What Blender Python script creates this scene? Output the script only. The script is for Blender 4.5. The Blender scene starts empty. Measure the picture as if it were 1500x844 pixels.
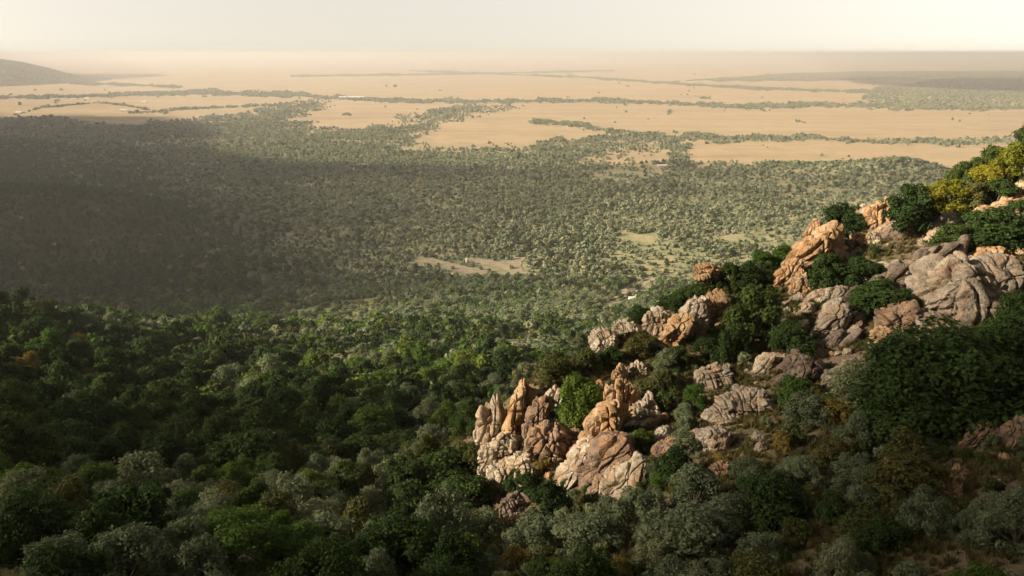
import bpy, bmesh, math, random
import numpy as np
from mathutils import Vector, Matrix

R = math.radians
rng = np.random.default_rng(11)
random.seed(11)
sc = bpy.context.scene
col = sc.collection

# ------------------------------------------------------------------ camera, sky, sun, exposure
F = 1177.0                 # focal length in photograph pixels (1500 wide)
PITCH = R(16.3)
CAMZ = 300.0               # eye height above the plain, metres
cam_d = bpy.data.cameras.new('camera')
cam = bpy.data.objects.new('camera', cam_d)
col.objects.link(cam)
cam_d.sensor_width = 36.0
cam_d.lens = F / 1500.0 * 36.0
cam_d.clip_start = 0.5
cam_d.clip_end = 200000.0
cam.location = (0, 0, CAMZ)
cam.rotation_euler = (R(90) - PITCH, 0, 0)
sc.camera = cam

SUN_AZ = R(-106)            # from the viewing direction, towards the left
SUN_EL = R(24)
TO_SUN = Vector((math.sin(SUN_AZ) * math.cos(SUN_EL), math.cos(SUN_AZ) * math.cos(SUN_EL), math.sin(SUN_EL)))
world = bpy.data.worlds.new('World')
sc.world = world
world.use_nodes = True
wn = world.node_tree.nodes
wl = world.node_tree.links
wn.clear()
w_out = wn.new('ShaderNodeOutputWorld')
w_bg = wn.new('ShaderNodeBackground')
w_sky = wn.new('ShaderNodeTexSky')
w_sky.sky_type = 'NISHITA'
w_sky.sun_disc = False
w_sky.sun_elevation = SUN_EL
w_sky.sun_rotation = SUN_AZ
w_sky.altitude = 1500
w_sky.air_density = 1.0
w_sky.dust_density = 6.0
w_sky.ozone_density = 1.0
w_bg.inputs['Strength'].default_value = 0.088
# towards the horizon the dusty sky stays as bright as a little way up
w_geo = wn.new('ShaderNodeNewGeometry')
w_neg = wn.new('ShaderNodeVectorMath')
w_neg.operation = 'SCALE'
w_neg.inputs['Scale'].default_value = -1.0
w_max = wn.new('ShaderNodeVectorMath')
w_max.operation = 'MAXIMUM'
w_max.inputs[1].default_value = (-2, -2, 0.07)
wl.new(w_geo.outputs['Incoming'], w_neg.inputs[0])
wl.new(w_neg.outputs[0], w_max.inputs[0])
wl.new(w_max.outputs[0], w_sky.inputs[0])
# the dust in the air turns the blue of the sky to cream
w_bw = wn.new('ShaderNodeRGBToBW')
wl.new(w_sky.outputs[0], w_bw.inputs[0])
w_tint = wn.new('ShaderNodeMix')
w_tint.data_type = 'RGBA'
w_tint.blend_type = 'MULTIPLY'
w_tint.inputs[0].default_value = 1.0
wl.new(w_bw.outputs[0], w_tint.inputs[6])
w_el = wn.new('ShaderNodeSeparateXYZ')
wl.new(w_neg.outputs[0], w_el.inputs[0])
w_grad = wn.new('ShaderNodeValToRGB')
w_grad.color_ramp.elements[0].position = 0.0
w_grad.color_ramp.elements[0].color = (1.18, 1.03, 0.82, 1)
w_grad.color_ramp.elements[1].position = 0.07
w_grad.color_ramp.elements[1].color = (1.11, 1.0, 0.87, 1)
wl.new(w_el.outputs[2], w_grad.inputs[0])
wl.new(w_grad.outputs[0], w_tint.inputs[7])
w_mix = wn.new('ShaderNodeMix')
w_mix.data_type = 'RGBA'
w_mix.inputs[0].default_value = 0.8
wl.new(w_sky.outputs[0], w_mix.inputs[6])
wl.new(w_tint.outputs[2], w_mix.inputs[7])
wl.new(w_mix.outputs[2], w_bg.inputs['Color'])
wl.new(w_bg.outputs[0], w_out.inputs['Surface'])

sun_d = bpy.data.lights.new('sun', 'SUN')
sun_d.energy = 4.8
sun_d.angle = R(0.6)
sun_d.color = (1.0, 0.84, 0.64)
sun = bpy.data.objects.new('sun', sun_d)
col.objects.link(sun)
sun.location = (0, 0, 2000)
sun.rotation_euler = TO_SUN.to_track_quat('Z', 'Y').to_euler()

sc.view_settings.view_transform = 'Standard'
sc.view_settings.look = 'None'
sc.view_settings.gamma = 1
sc.view_settings.use_curve_mapping = False
sc.view_settings.exposure = 1.45
sc.render.engine = 'CYCLES'
cy = sc.cycles
cy.use_denoising = True
cy.max_bounces = 6
cy.diffuse_bounces = 2
cy.glossy_bounces = 1
cy.transmission_bounces = 2
cy.transparent_max_bounces = 12
cy.volume_bounces = 1
cy.use_adaptive_sampling = True
cy.adaptive_threshold = 0.02
cy.sample_clamp_indirect = 4.0

# ------------------------------------------------------------------ numeric helpers
def hash3(ix, iy, iz, seed):
    h = (ix.astype(np.int64) * 374761393 + iy.astype(np.int64) * 668265263 + iz.astype(np.int64) * 2147483647 + seed * 1274126177) & 0xFFFFFFFF
    h = ((h ^ (h >> 13)) * 1274126177) & 0xFFFFFFFF
    h = ((h ^ (h >> 16)) * 2246822519) & 0xFFFFFFFF
    return ((h ^ (h >> 15)) & 0xFFFFFF) / float(0xFFFFFF)

def vnoise(p, seed=0):
    """smooth value noise in -1..1 at points p (N,3)"""
    i = np.floor(p)
    f = p - i
    f = f * f * f * (f * (f * 6 - 15) + 10)
    i = i.astype(np.int64)
    r = 0
    for dx in (0, 1):
        wx = f[:, 0] if dx else 1 - f[:, 0]
        for dy in (0, 1):
            wy = f[:, 1] if dy else 1 - f[:, 1]
            for dz in (0, 1):
                wz = f[:, 2] if dz else 1 - f[:, 2]
                r = r + wx * wy * wz * hash3(i[:, 0] + dx, i[:, 1] + dy, i[:, 2] + dz, seed)
    return r * 2 - 1

def fbm(p, octv=4, seed=0):
    a, s, r = 1.0, 0.0, 0
    q = p.copy()
    for o in range(octv):
        r = r + a * vnoise(q, seed + o * 17)
        s += a
        a *= 0.5
        q = q * 2.03 + 11.3
    return r / s

def fbm2(x, y, scale, octv=4, seed=0):
    x = np.asarray(x, float)
    return fbm(np.stack([x / scale, np.asarray(y, float) / scale, np.full_like(x, 3.7)], 1), octv, seed)

def voronoi(p, seed=0):
    """F1, F2 and a random value of the nearest cell"""
    i = np.floor(p).astype(np.int64)
    f1 = np.full(len(p), 9.0)
    f2 = np.full(len(p), 9.0)
    cid = np.zeros(len(p))
    for dx in (-1, 0, 1):
        for dy in (-1, 0, 1):
            for dz in (-1, 0, 1):
                c = i + np.array([dx, dy, dz])
                o = np.stack([hash3(c[:, 0], c[:, 1], c[:, 2], seed + k) for k in (1, 2, 3)], 1)
                d = np.linalg.norm(c + o - p, axis=1)
                v = hash3(c[:, 0], c[:, 1], c[:, 2], seed + 9)
                near = d < f1
                f2 = np.where(near, f1, np.minimum(f2, d))
                cid = np.where(near, v, cid)
                f1 = np.where(near, d, f1)
    return f1, f2, cid

def sstep(a, b, x):
    t = np.clip((x - a) / (b - a), 0, 1)
    return t * t * (3 - 2 * t)

CP, SP = math.cos(PITCH), math.sin(PITCH)
def ray(px, py):
    cx = (np.asarray(px, float) - 750) / F
    cyy = (422 - np.asarray(py, float)) / F
    return np.stack([cx, CP + cyy * SP, -SP + cyy * CP], -1)

def world_at(px, py, Y):
    d = ray(px, py)
    return d * (np.asarray(Y, float) / d[..., 1])[..., None] + np.array([0, 0, CAMZ])

def project(x, y, z):
    """a point of the world in photograph pixels"""
    zz = np.asarray(z, float) - CAMZ
    dep = np.maximum(y * CP - zz * SP, 1e-3)
    up = y * SP + zz * CP
    return 750 + F * x / dep, 422 - F * up / dep

# ------------------------------------------------------------------ the terrain
CTRL = [
    # right edge, from the near slope up to the crest
    (1500, 844, 46), (1500, 760, 54), (1500, 680, 66), (1490, 600, 78), (1490, 520, 92), (1480, 440, 110), (1490, 370, 128), (1500, 300, 145), (1500, 216, 168),
    (1400, 844, 49), (1400, 740, 60), (1400, 640, 76), (1400, 560, 90), (1400, 480, 106), (1400, 400, 124), (1400, 330, 140), (1400, 284, 156),
    (1250, 844, 52), (1250, 740, 65), (1250, 650, 79), (1250, 570, 93), (1250, 500, 108), (1250, 430, 124), (1250, 370, 138), (1265, 318, 150),
    (1120, 844, 55), (1120, 740, 68), (1120, 650, 83), (1120, 580, 97), (1120, 520, 110), (1120, 450, 126), (1120, 385, 143),
    (1000, 844, 58), (1000, 760, 69), (1000, 690, 81), (1000, 620, 95), (1000, 560, 106), (1000, 500, 119), (1010, 428, 134),
    (900, 844, 60), (900, 780, 71), (900, 725, 83), (900, 660, 94), (900, 590, 104), (900, 540, 113), (900, 488, 124),
    (830, 844, 61), (830, 780, 74), (830, 735, 88), (830, 670, 96), (830, 600, 103), (820, 545, 112),
    (760, 844, 62), (760, 790, 78), (760, 755, 90), (765, 680, 98), (765, 592, 106),
    (715, 844, 63), (715, 790, 82), (715, 745, 97), (722, 680, 104), (735, 612, 109),
    # left and middle valley slopes
    (600, 844, 65), (600, 760, 95), (600, 680, 140), (600, 600, 210), (600, 540, 330), (600, 500, 470), (600, 470, 650),
    (680, 760, 98), (670, 690, 140), (690, 620, 195), (700, 570, 260), (700, 530, 350), (700, 490, 520),
    (800, 540, 310), (800, 510, 430), (800, 480, 600), (800, 455, 800),
    (450, 844, 62), (450, 760, 92), (450, 680, 140), (450, 600, 215), (450, 540, 330), (450, 495, 500),
    (300, 844, 60), (300, 760, 90), (300, 680, 138), (300, 600, 212), (300, 540, 320), (300, 495, 500),
    (150, 844, 57), (150, 760, 86), (150, 680, 128), (150, 600, 188), (150, 535, 270), (160, 492, 350),
    (0, 844, 55), (0, 760, 83), (0, 680, 120), (0, 600, 172), (0, 530, 240), (0, 462, 320),
]
pts = [tuple(world_at(*c)) for c in CTRL]
def hid(px, Y, z):      # ground that falls away out of sight behind the crest
    d = ray(px, 422)
    pts.append((d[0] / d[1] * Y, Y, z))
for a in [(800, 132, 236), (800, 160, 224), (800, 220, 202), (740, 128, 238), (740, 150, 229),
          (900, 150, 232), (900, 200, 205), (900, 300, 172), (900, 450, 135), (900, 700, 68),
          (1010, 165, 236), (1010, 220, 200), (1010, 320, 160), (1010, 500, 110), (1010, 750, 48),
          (1120, 180, 240), (1120, 250, 195), (1120, 400, 135), (1120, 650, 58),
          (1265, 190, 250), (1265, 260, 205), (1265, 420, 130), (1265, 700, 45),
          (1400, 195, 262), (1400, 270, 215), (1400, 450, 125), (1400, 750, 35),
          (1500, 205, 272), (1500, 280, 225), (1500, 450, 130), (1500, 750, 35),
          (0, 420, 155), (0, 600, 85), (0, 850, 22), (150, 450, 145), (150, 650, 75), (300, 700, 60), (300, 880, 18), (600, 900, 18),
          (450, 700, 62), (450, 900, 14), (800, 960, 12), (1010, 960, 10), (1265, 960, 8), (1500, 960, 8)]:
    hid(*a)
for az, r, z in [(a_, r_, z_ + (1.5 if a_ > 20 else 0)) for a_ in (-40, -20, 0, 20, 40) for r_, z_ in ((3, 295.6), (7, 290), (13, 283.5), (22, 274), (33, 265), (43, 259))] + [
                 (48, 60, 268), (48, 100, 276), (46, 140, 283), (46, 190, 287), (48, 300, 240), (50, 500, 140), (60, 60, 283), (60, 140, 293), (62, 300, 262),
                 (-48, 60, 262), (-48, 150, 252), (-46, 260, 236), (-48, 380, 205), (-50, 600, 150), (-55, 900, 90), (-65, 60, 280), (-65, 200, 275), (-65, 450, 240)]:
    pts.append((r * math.sin(R(az)), r * math.cos(R(az)), z))
pts = np.array(pts)
def qspace(x, y):
    return np.stack([np.arctan2(x, y), np.log(np.maximum(np.hypot(x, y), 3.0))], -1)
Q = qspace(pts[:, 0], pts[:, 1])
KC = 0.03
def kern(d2):
    return -np.sqrt(d2 + KC * KC)
K = kern(((Q[:, None, :] - Q[None, :, :]) ** 2).sum(-1))
n_ = len(Q)
A_ = np.block([[K + np.eye(n_) * 0.004, np.ones((n_, 1))], [np.ones((1, n_)), np.zeros((1, 1))]])
W_ = np.linalg.solve(A_, np.append(pts[:, 2], 0))

def plain_xy(px, py):
    d = ray(px, py)
    t = CAMZ / -d[..., 2]
    return d[..., 0] * t, d[..., 1] * t

HILLS = []   # x, y, half sizes, height, turn: low hills standing on the plain
def hill(px, py, sx, sy, h, turn=0):
    x, y = plain_xy(px, py)
    HILLS.append((float(x), float(y), sx, sy, h, R(turn)))
hill(345, 412, 95, 75, 40, -20)
hill(140, 345, 210, 120, 56, 10)
hill(-40, 330, 240, 160, 66)
hill(1240, 256, 210, 140, 25, -14)
hill(1335, 262, 110, 110, 26, -14)
hill(20, 122, 420, 900, 120, 0)
hill(-70, 122, 700, 1100, 190, 0)
hill(1800, 108, 3500, 2500, 60)

def height(x, y, detail=True):
    x = np.atleast_1d(np.asarray(x, float))
    y = np.atleast_1d(np.asarray(y, float))
    r = np.hypot(x, y)
    az = np.abs(np.arctan2(x, y))
    z = np.zeros_like(x)
    m = r < 1150
    if m.any():
        idx = np.where(m)[0]
        for s in range(0, len(idx), 40000):
            k = idx[s:s + 40000]
            q = qspace(x[k], y[k])
            z[k] = kern(((q[:, None, :] - Q[None, :, :]) ** 2).sum(-1)) @ W_[:-1] + W_[-1]
    z = np.where(m, np.maximum(z, 0), 0)
    z = z * (1 - sstep(880, 1130, r))
    back = sstep(R(62), R(100), az)                       # the high ground the photographer stands on
    plateau = 297.5 + 14 * fbm2(x, y, 500, 3, 5) * sstep(10, 300, r)
    z = z * (1 - back) + plateau * back
    for hx, hy, sx, sy, h, tn in HILLS:
        dx, dy = x - hx, y - hy
        u = (dx * math.cos(tn) + dy * math.sin(tn)) / sx
        v = (-dx * math.sin(tn) + dy * math.cos(tn)) / sy
        z = z + h * np.exp(-np.power(u * u + v * v, 1.15))
    if detail:
        amp = sstep(20, 120, r) * (1 - sstep(900, 1200, r) * 0.75)
        z = z + amp * (2.0 * fbm2(x, y, 38, 4, 21) + 5.0 * sstep(150, 500, r) * fbm2(x, y, 150, 3, 31))
    return z

def ground_hit(px, py):
    """where the sight line through a photograph pixel first meets the ground"""
    px = np.atleast_1d(np.asarray(px, float))
    py = np.atleast_1d(np.asarray(py, float))
    d = ray(px, py)
    d = d / np.hypot(d[:, 0], d[:, 1])[:, None]
    t = np.full(len(px), 25.0)
    done = np.zeros(len(px), bool)
    hitt = np.full(len(px), np.nan)
    while not done.all() and t.min() < 20000:
        p = d * t[:, None]
        z = height(p[:, 0], p[:, 1])
        below = (p[:, 2] + CAMZ < z) & ~done
        hitt[below] = t[below]
        done |= below
        t = t * 1.012
    hitt = np.where(np.isnan(hitt), 20000, hitt) * 0.995
    p = d * hitt[:, None]
    return p[:, 0], p[:, 1], height(p[:, 0], p[:, 1])

def ridge_hit(px, py):
    """ground_hit, but what stands on the skyline is set on the ridge and not on the plain behind it"""
    px, py = np.array(px, float), np.array(py, float)
    x, y, z = ground_hit(px, py)
    for k in range(14):
        bad = (y > 200) & (px > 690) & ((px > 850) | (py > 580))
        if not bad.any():
            break
        py[bad] += 4
        x[bad], y[bad], z[bad] = ground_hit(px[bad], py[bad])
    return x, y, z

# the map of the plain: where scrub grows and where dry grass lies open (drawn in the chart plain_xy)
def inpoly(px, py, poly):
    c = np.zeros(len(px), bool)
    n = len(poly)
    for i in range(n):
        x1, y1 = poly[i]
        x2, y2 = poly[(i + 1) % n]
        k = (y1 > py) != (y2 > py)
        c ^= k & (px < (x2 - x1) * (py - y1) / ((y2 - y1) if y2 != y1 else 1e-9) + x1)
    return c

def dline(px, py, line):
    """vertical-weighted distance to a polyline"""
    best = np.full(len(px), 1e9)
    for (x1, y1), (x2, y2) in zip(line[:-1], line[1:]):
        t = np.clip((px - x1) / ((x2 - x1) if x2 != x1 else 1e-6), 0, 1) if abs(x2 - x1) > abs(y2 - y1) else np.clip((py - y1) / (y2 - y1), 0, 1)
        d = np.hypot((px - x1 - t * (x2 - x1)) * 0.5, py - y1 - t * (y2 - y1))
        best = np.minimum(best, d)
    return best

SCRUB = [(-900, 178), (0, 174), (90, 178), (160, 186), (230, 180), (330, 172), (420, 160), (455, 150), (478, 154), (440, 168), (424, 182), (450, 191), (520, 197), (575, 186),
         (640, 168), (720, 152), (742, 155), (668, 174), (610, 192), (566, 208), (590, 221), (690, 224), (780, 214), (850, 206), (930, 199), (984, 204), (905, 218), (830, 238),
         (850, 246), (960, 244), (1000, 234), (1020, 246), (1110, 247), (1180, 239), (1290, 242), (1370, 252), (1430, 276), (1600, 290), (2600, 330), (2600, 2000), (-900, 2000)]
GLADES = [[(180, 205), (250, 196), (360, 194), (300, 202), (230, 209)], [(1150, 292), (1180, 282), (1260, 284), (1240, 300), (1170, 308)],
          [(975, 300), (1000, 294), (1075, 299), (1050, 306)], [(1080, 262), (1180, 258), (1260, 270), (1180, 274)], [(1060, 322), (1130, 312), (1160, 326), (1090, 334)]]
LINES = [([(-500, 146), (0, 143), (120, 141), (230, 138), (300, 137), (440, 139), (470, 143), (560, 148), (700, 149), (860, 147), (1000, 152), (1110, 158), (1220, 154), (1330, 157), (1400, 160), (1500, 158), (2200, 150)], 2.6),
         ([(230, 137), (330, 137), (445, 140)], 3.4), ([(1060, 156), (1220, 154), (1330, 157)], 3.4),
         ([(782, 178), (850, 184), (920, 197), (1000, 201), (1100, 204), (1180, 201), (1240, 206), (1330, 208), (1420, 209), (1500, 204), (2100, 206)], 3.2),
         ([(940, 199), (1010, 202)], 5), ([(985, 203), (992, 240)], 8), ([(1040, 204), (1190, 203)], 4.2), ([(1390, 209), (1500, 204)], 4.4),
         ([(830, 112), (950, 120), (1100, 130), (1250, 134), (1400, 140), (1700, 144)], 1.7), ([(600, 104), (850, 113)], 1.0), ([(430, 112), (700, 108), (900, 104)], 1.0),
         ([(20, 168), (60, 158), (140, 150), (180, 154), (240, 166)], 1.1), ([(100, 122), (170, 124), (260, 128)], 1.6), ([(190, 165), (260, 161), (420, 154)], 1.5)]
WOODS = [[(1270, 150), (1290, 128), (1400, 112), (1600, 104), (2400, 100), (2400, 160), (1500, 162), (1380, 160)], [(1000, 118), (1150, 108), (1500, 100), (1500, 108), (1200, 120)]]

def scrub_density(px, py):
    w1 = fbm(np.stack([px / 60, py / 14, np.zeros_like(px)], 1), 3, 71)
    w2 = fbm(np.stack([px / 22, py / 6, np.ones_like(px)], 1), 3, 72)
    w3 = fbm(np.stack([px / 9, py / 3.5, np.ones_like(px)], 1), 3, 73)
    wx, wy = px + 26 * w1, py + (4.5 * w1 + 4.0 * w2) * np.clip((py - 90) / 70, 0.2, 2.5)
    d = np.zeros(len(px))
    k = np.clip((py - 90) / 100, 0.15, 2)
    jit = [(0, 0), (26, 2.5), (-26, -2.5), (14, -5.5), (-14, 5.5), (40, -1), (-40, 1), (6, 9), (-6, -9)]
    for jx, jy in jit:
        q = np.where(inpoly(wx + jx * k, wy + jy * k, SCRUB), 1.0, 0.0)
        for g in GLADES:
            q = np.where(inpoly(wx + jx * k, wy + jy * k * 0.7, g), q * 0.10, q)
        d += q / len(jit)
    d = sstep(0.05, 0.95, d + 0.22 * w2)
    for ln, th in LINES:
        d = np.maximum(d, 0.85 * sstep(1.25, 0.55, dline(wx * 0.3 + px * 0.7, wy * 0.25 + py * 0.75, ln) / (th * (1 + 1.1 * w2 + 0.9 * w3))))
    for wd in WOODS:
        d = np.maximum(d, np.where(inpoly(wx, wy, wd), 0.42, 0))
    return np.clip(d, 0, 1)

def wood_and_shade(x, y):
    """dark evergreen wood on the left: the spur, the low hills beyond it and the ground round them"""
    n = fbm2(x, y, 240, 3, 151) + 0.5 * fbm2(x, y, 60, 2, 152)
    r = np.hypot(x, y)
    lim = np.interp(r, [60, 200, 400, 900, 1300, 1800, 2600, 4500], [-12, -35, -130, -250, -330, -620, -1150, -2600])
    return sstep(0.10, -0.10, (x - lim) / np.maximum(r, 100) + 0.10 * n)

# ------------------------------------------------------------------ Blender helpers
def mesh_np(name, verts, faces, smooth=False):
    """verts (N,3); faces (M,3) or (M,4) integers"""
    me = bpy.data.meshes.new(name)
    verts = np.asarray(verts, np.float32)
    faces = np.asarray(faces, np.int32)
    k = faces.shape[1]
    me.vertices.add(len(verts))
    me.vertices.foreach_set('co', verts.ravel())
    me.loops.add(faces.size)
    me.loops.foreach_set('vertex_index', faces.ravel())
    me.polygons.add(len(faces))
    me.polygons.foreach_set('loop_start', np.arange(len(faces), dtype=np.int32) * k)
    me.polygons.foreach_set('loop_total', np.full(len(faces), k, np.int32))
    me.polygons.foreach_set('use_smooth', np.full(len(faces), smooth))
    me.update(calc_edges=True)
    return me

def link(name, data, mat=None, parent=None, loc=None):
    o = bpy.data.objects.new(name, data)
    col.objects.link(o)
    if mat is not None and data is not None and not data.materials:
        data.materials.append(mat)
    if parent is not None:
        o.parent = parent
    if loc is not None:
        o.location = loc
    return o

def tag(o, label=None, cat=None, group=None, kind=None):
    for k, v in (('label', label), ('category', cat), ('group', group), ('kind', kind)):
        if v:
            o[k] = v
    return o

class NT:
    def __init__(self, name):
        self.m = bpy.data.materials.new(name)
        self.m.use_nodes = True
        self.t = self.m.node_tree
        self.t.nodes.clear()
        self.out = self.t.nodes.new('ShaderNodeOutputMaterial')
    def n(self, typ, **kw):
        nd = self.t.nodes.new(typ)
        for k, v in kw.items():
            setattr(nd, k, v)
        return nd
    def l(self, a, b):
        self.t.links.new(a, b)
    def noise(self, scale, detail=4, rough=0.55, vec=None):
        nd = self.n('ShaderNodeTexNoise')
        nd.inputs['Scale'].default_value = scale
        nd.inputs['Detail'].default_value = detail
        nd.inputs['Roughness'].default_value = rough
        if vec is not None:
            self.l(vec, nd.inputs['Vector'])
        return nd.outputs['Fac']
    def ramp(self, fac, stops):
        nd = self.n('ShaderNodeValToRGB')
        e = nd.color_ramp.elements
        while len(e) < len(stops):
            e.new(0.5)
        for i, (p, c) in enumerate(stops):
            e[i].position = p
            e[i].color = (*c, 1) if len(c) == 3 else c
        self.l(fac, nd.inputs[0])
        return nd.outputs[0]
    def mix(self, fac, a, b, mode='MIX'):
        nd = self.n('ShaderNodeMix', data_type='RGBA', blend_type=mode)
        for i, v in ((0, fac), (6, a), (7, b)):
            if hasattr(v, 'is_output'):
                self.l(v, nd.inputs[i])
            elif i == 0:
                nd.inputs[0].default_value = v
            else:
                nd.inputs[i].default_value = (*v, 1)
        return nd.outputs[2]
    def math(self, op, a, b=0.0):
        nd = self.n('ShaderNodeMath', operation=op)
        for i, v in ((0, a), (1, b)):
            if hasattr(v, 'is_output'):
                self.l(v, nd.inputs[i])
            else:
                nd.inputs[i].default_value = v
        return nd.outputs[0]
    def bsdf(self, color, rough=0.9, spec=0.2, normal=None):
        b = self.n('ShaderNodeBsdfPrincipled')
        if hasattr(color, 'is_output'):
            self.l(color, b.inputs['Base Color'])
        else:
            b.inputs['Base Color'].default_value = (*color, 1)
        b.inputs['Roughness'].default_value = rough
        b.inputs['Specular IOR Level'].default_value = spec
        if normal is not None:
            self.l(normal, b.inputs['Normal'])
        return b.outputs[0]
    def done(self, shader):
        self.l(shader, self.out.inputs['Surface'])
        return self.m

def leaf_mat(name, c_dark, c_light, c_odd, trans=0.30):
    t = NT(name)
    oi = t.n('ShaderNodeObjectInfo')
    geo = t.n('ShaderNodeNewGeometry')
    base = t.ramp(oi.outputs['Random'], [(0.0, c_dark), (0.62, c_light), (1.0, c_odd)])
    leaf = t.n('ShaderNodeHueSaturation')
    leaf.inputs['Saturation'].default_value = 1.0
    t.l(t.math('ADD', t.math('MULTIPLY', geo.outputs['Random Per Island'], 0.7), 0.65), leaf.inputs['Value'])
    t.l(base, leaf.inputs['Color'])
    c = leaf.outputs[0]
    d = t.bsdf(c, 0.75, 0.15)
    tr = t.n('ShaderNodeBsdfTranslucent')
    hs = t.n('ShaderNodeHueSaturation')
    hs.inputs['Saturation'].default_value = 1.15
    hs.inputs['Value'].default_value = 1.3
    t.l(c, hs.inputs['Color'])
    t.l(hs.outputs[0], tr.inputs['Color'])
    mx = t.n('ShaderNodeMixShader')
    mx.inputs[0].default_value = trans
    t.l(d, mx.inputs[1])
    t.l(tr.outputs[0], mx.inputs[2])
    return t.done(mx.outputs[0])

M_DARK = leaf_mat('dark_leaves', (0.030, 0.056, 0.014), (0.046, 0.080, 0.019), (0.070, 0.098, 0.022))
M_BRIGHT = leaf_mat('bright_leaves', (0.062, 0.118, 0.022), (0.092, 0.150, 0.028), (0.130, 0.165, 0.030), 0.4)
M_SUNLIT = leaf_mat('lime_leaves', (0.14, 0.165, 0.020), (0.20, 0.205, 0.024), (0.27, 0.245, 0.030), 0.45)  # copy of the bright leaves, yellowed to paint sunlight on the crest
M_SILVER = leaf_mat('silver_leaves', (0.120, 0.152, 0.082), (0.165, 0.198, 0.108), (0.22, 0.235, 0.125))
M_OLIVE = leaf_mat('olive_leaves', (0.060, 0.075, 0.022), (0.085, 0.095, 0.028), (0.110, 0.105, 0.032))
M_OCHRE = leaf_mat('ochre_leaves', (0.19, 0.15, 0.035), (0.24, 0.19, 0.05), (0.25, 0.17, 0.06), 0.35)
M_GRASS = leaf_mat('grass_blades', (0.085, 0.090, 0.030), (0.13, 0.115, 0.045), (0.19, 0.15, 0.065), 0.3)
M_SCRUB = leaf_mat('scrub_leaves', (0.13, 0.165, 0.090), (0.20, 0.225, 0.130), (0.28, 0.275, 0.155), 0.25)
t = NT('bark')
M_BARK = t.done(t.bsdf(t.ramp(t.noise(6), [(0.3, (0.05, 0.038, 0.028)), (0.7, (0.13, 0.105, 0.08))]), 0.9))

ICO = {}
def ico(sub):
    if sub not in ICO:
        bm = bmesh.new()
        bmesh.ops.create_icosphere(bm, subdivisions=sub, radius=1)
        ICO[sub] = (np.array([v.co[:] for v in bm.verts]), np.array([[q.index for q in f.verts] for f in bm.faces]))
        bm.free()
    return ICO[sub]


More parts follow.
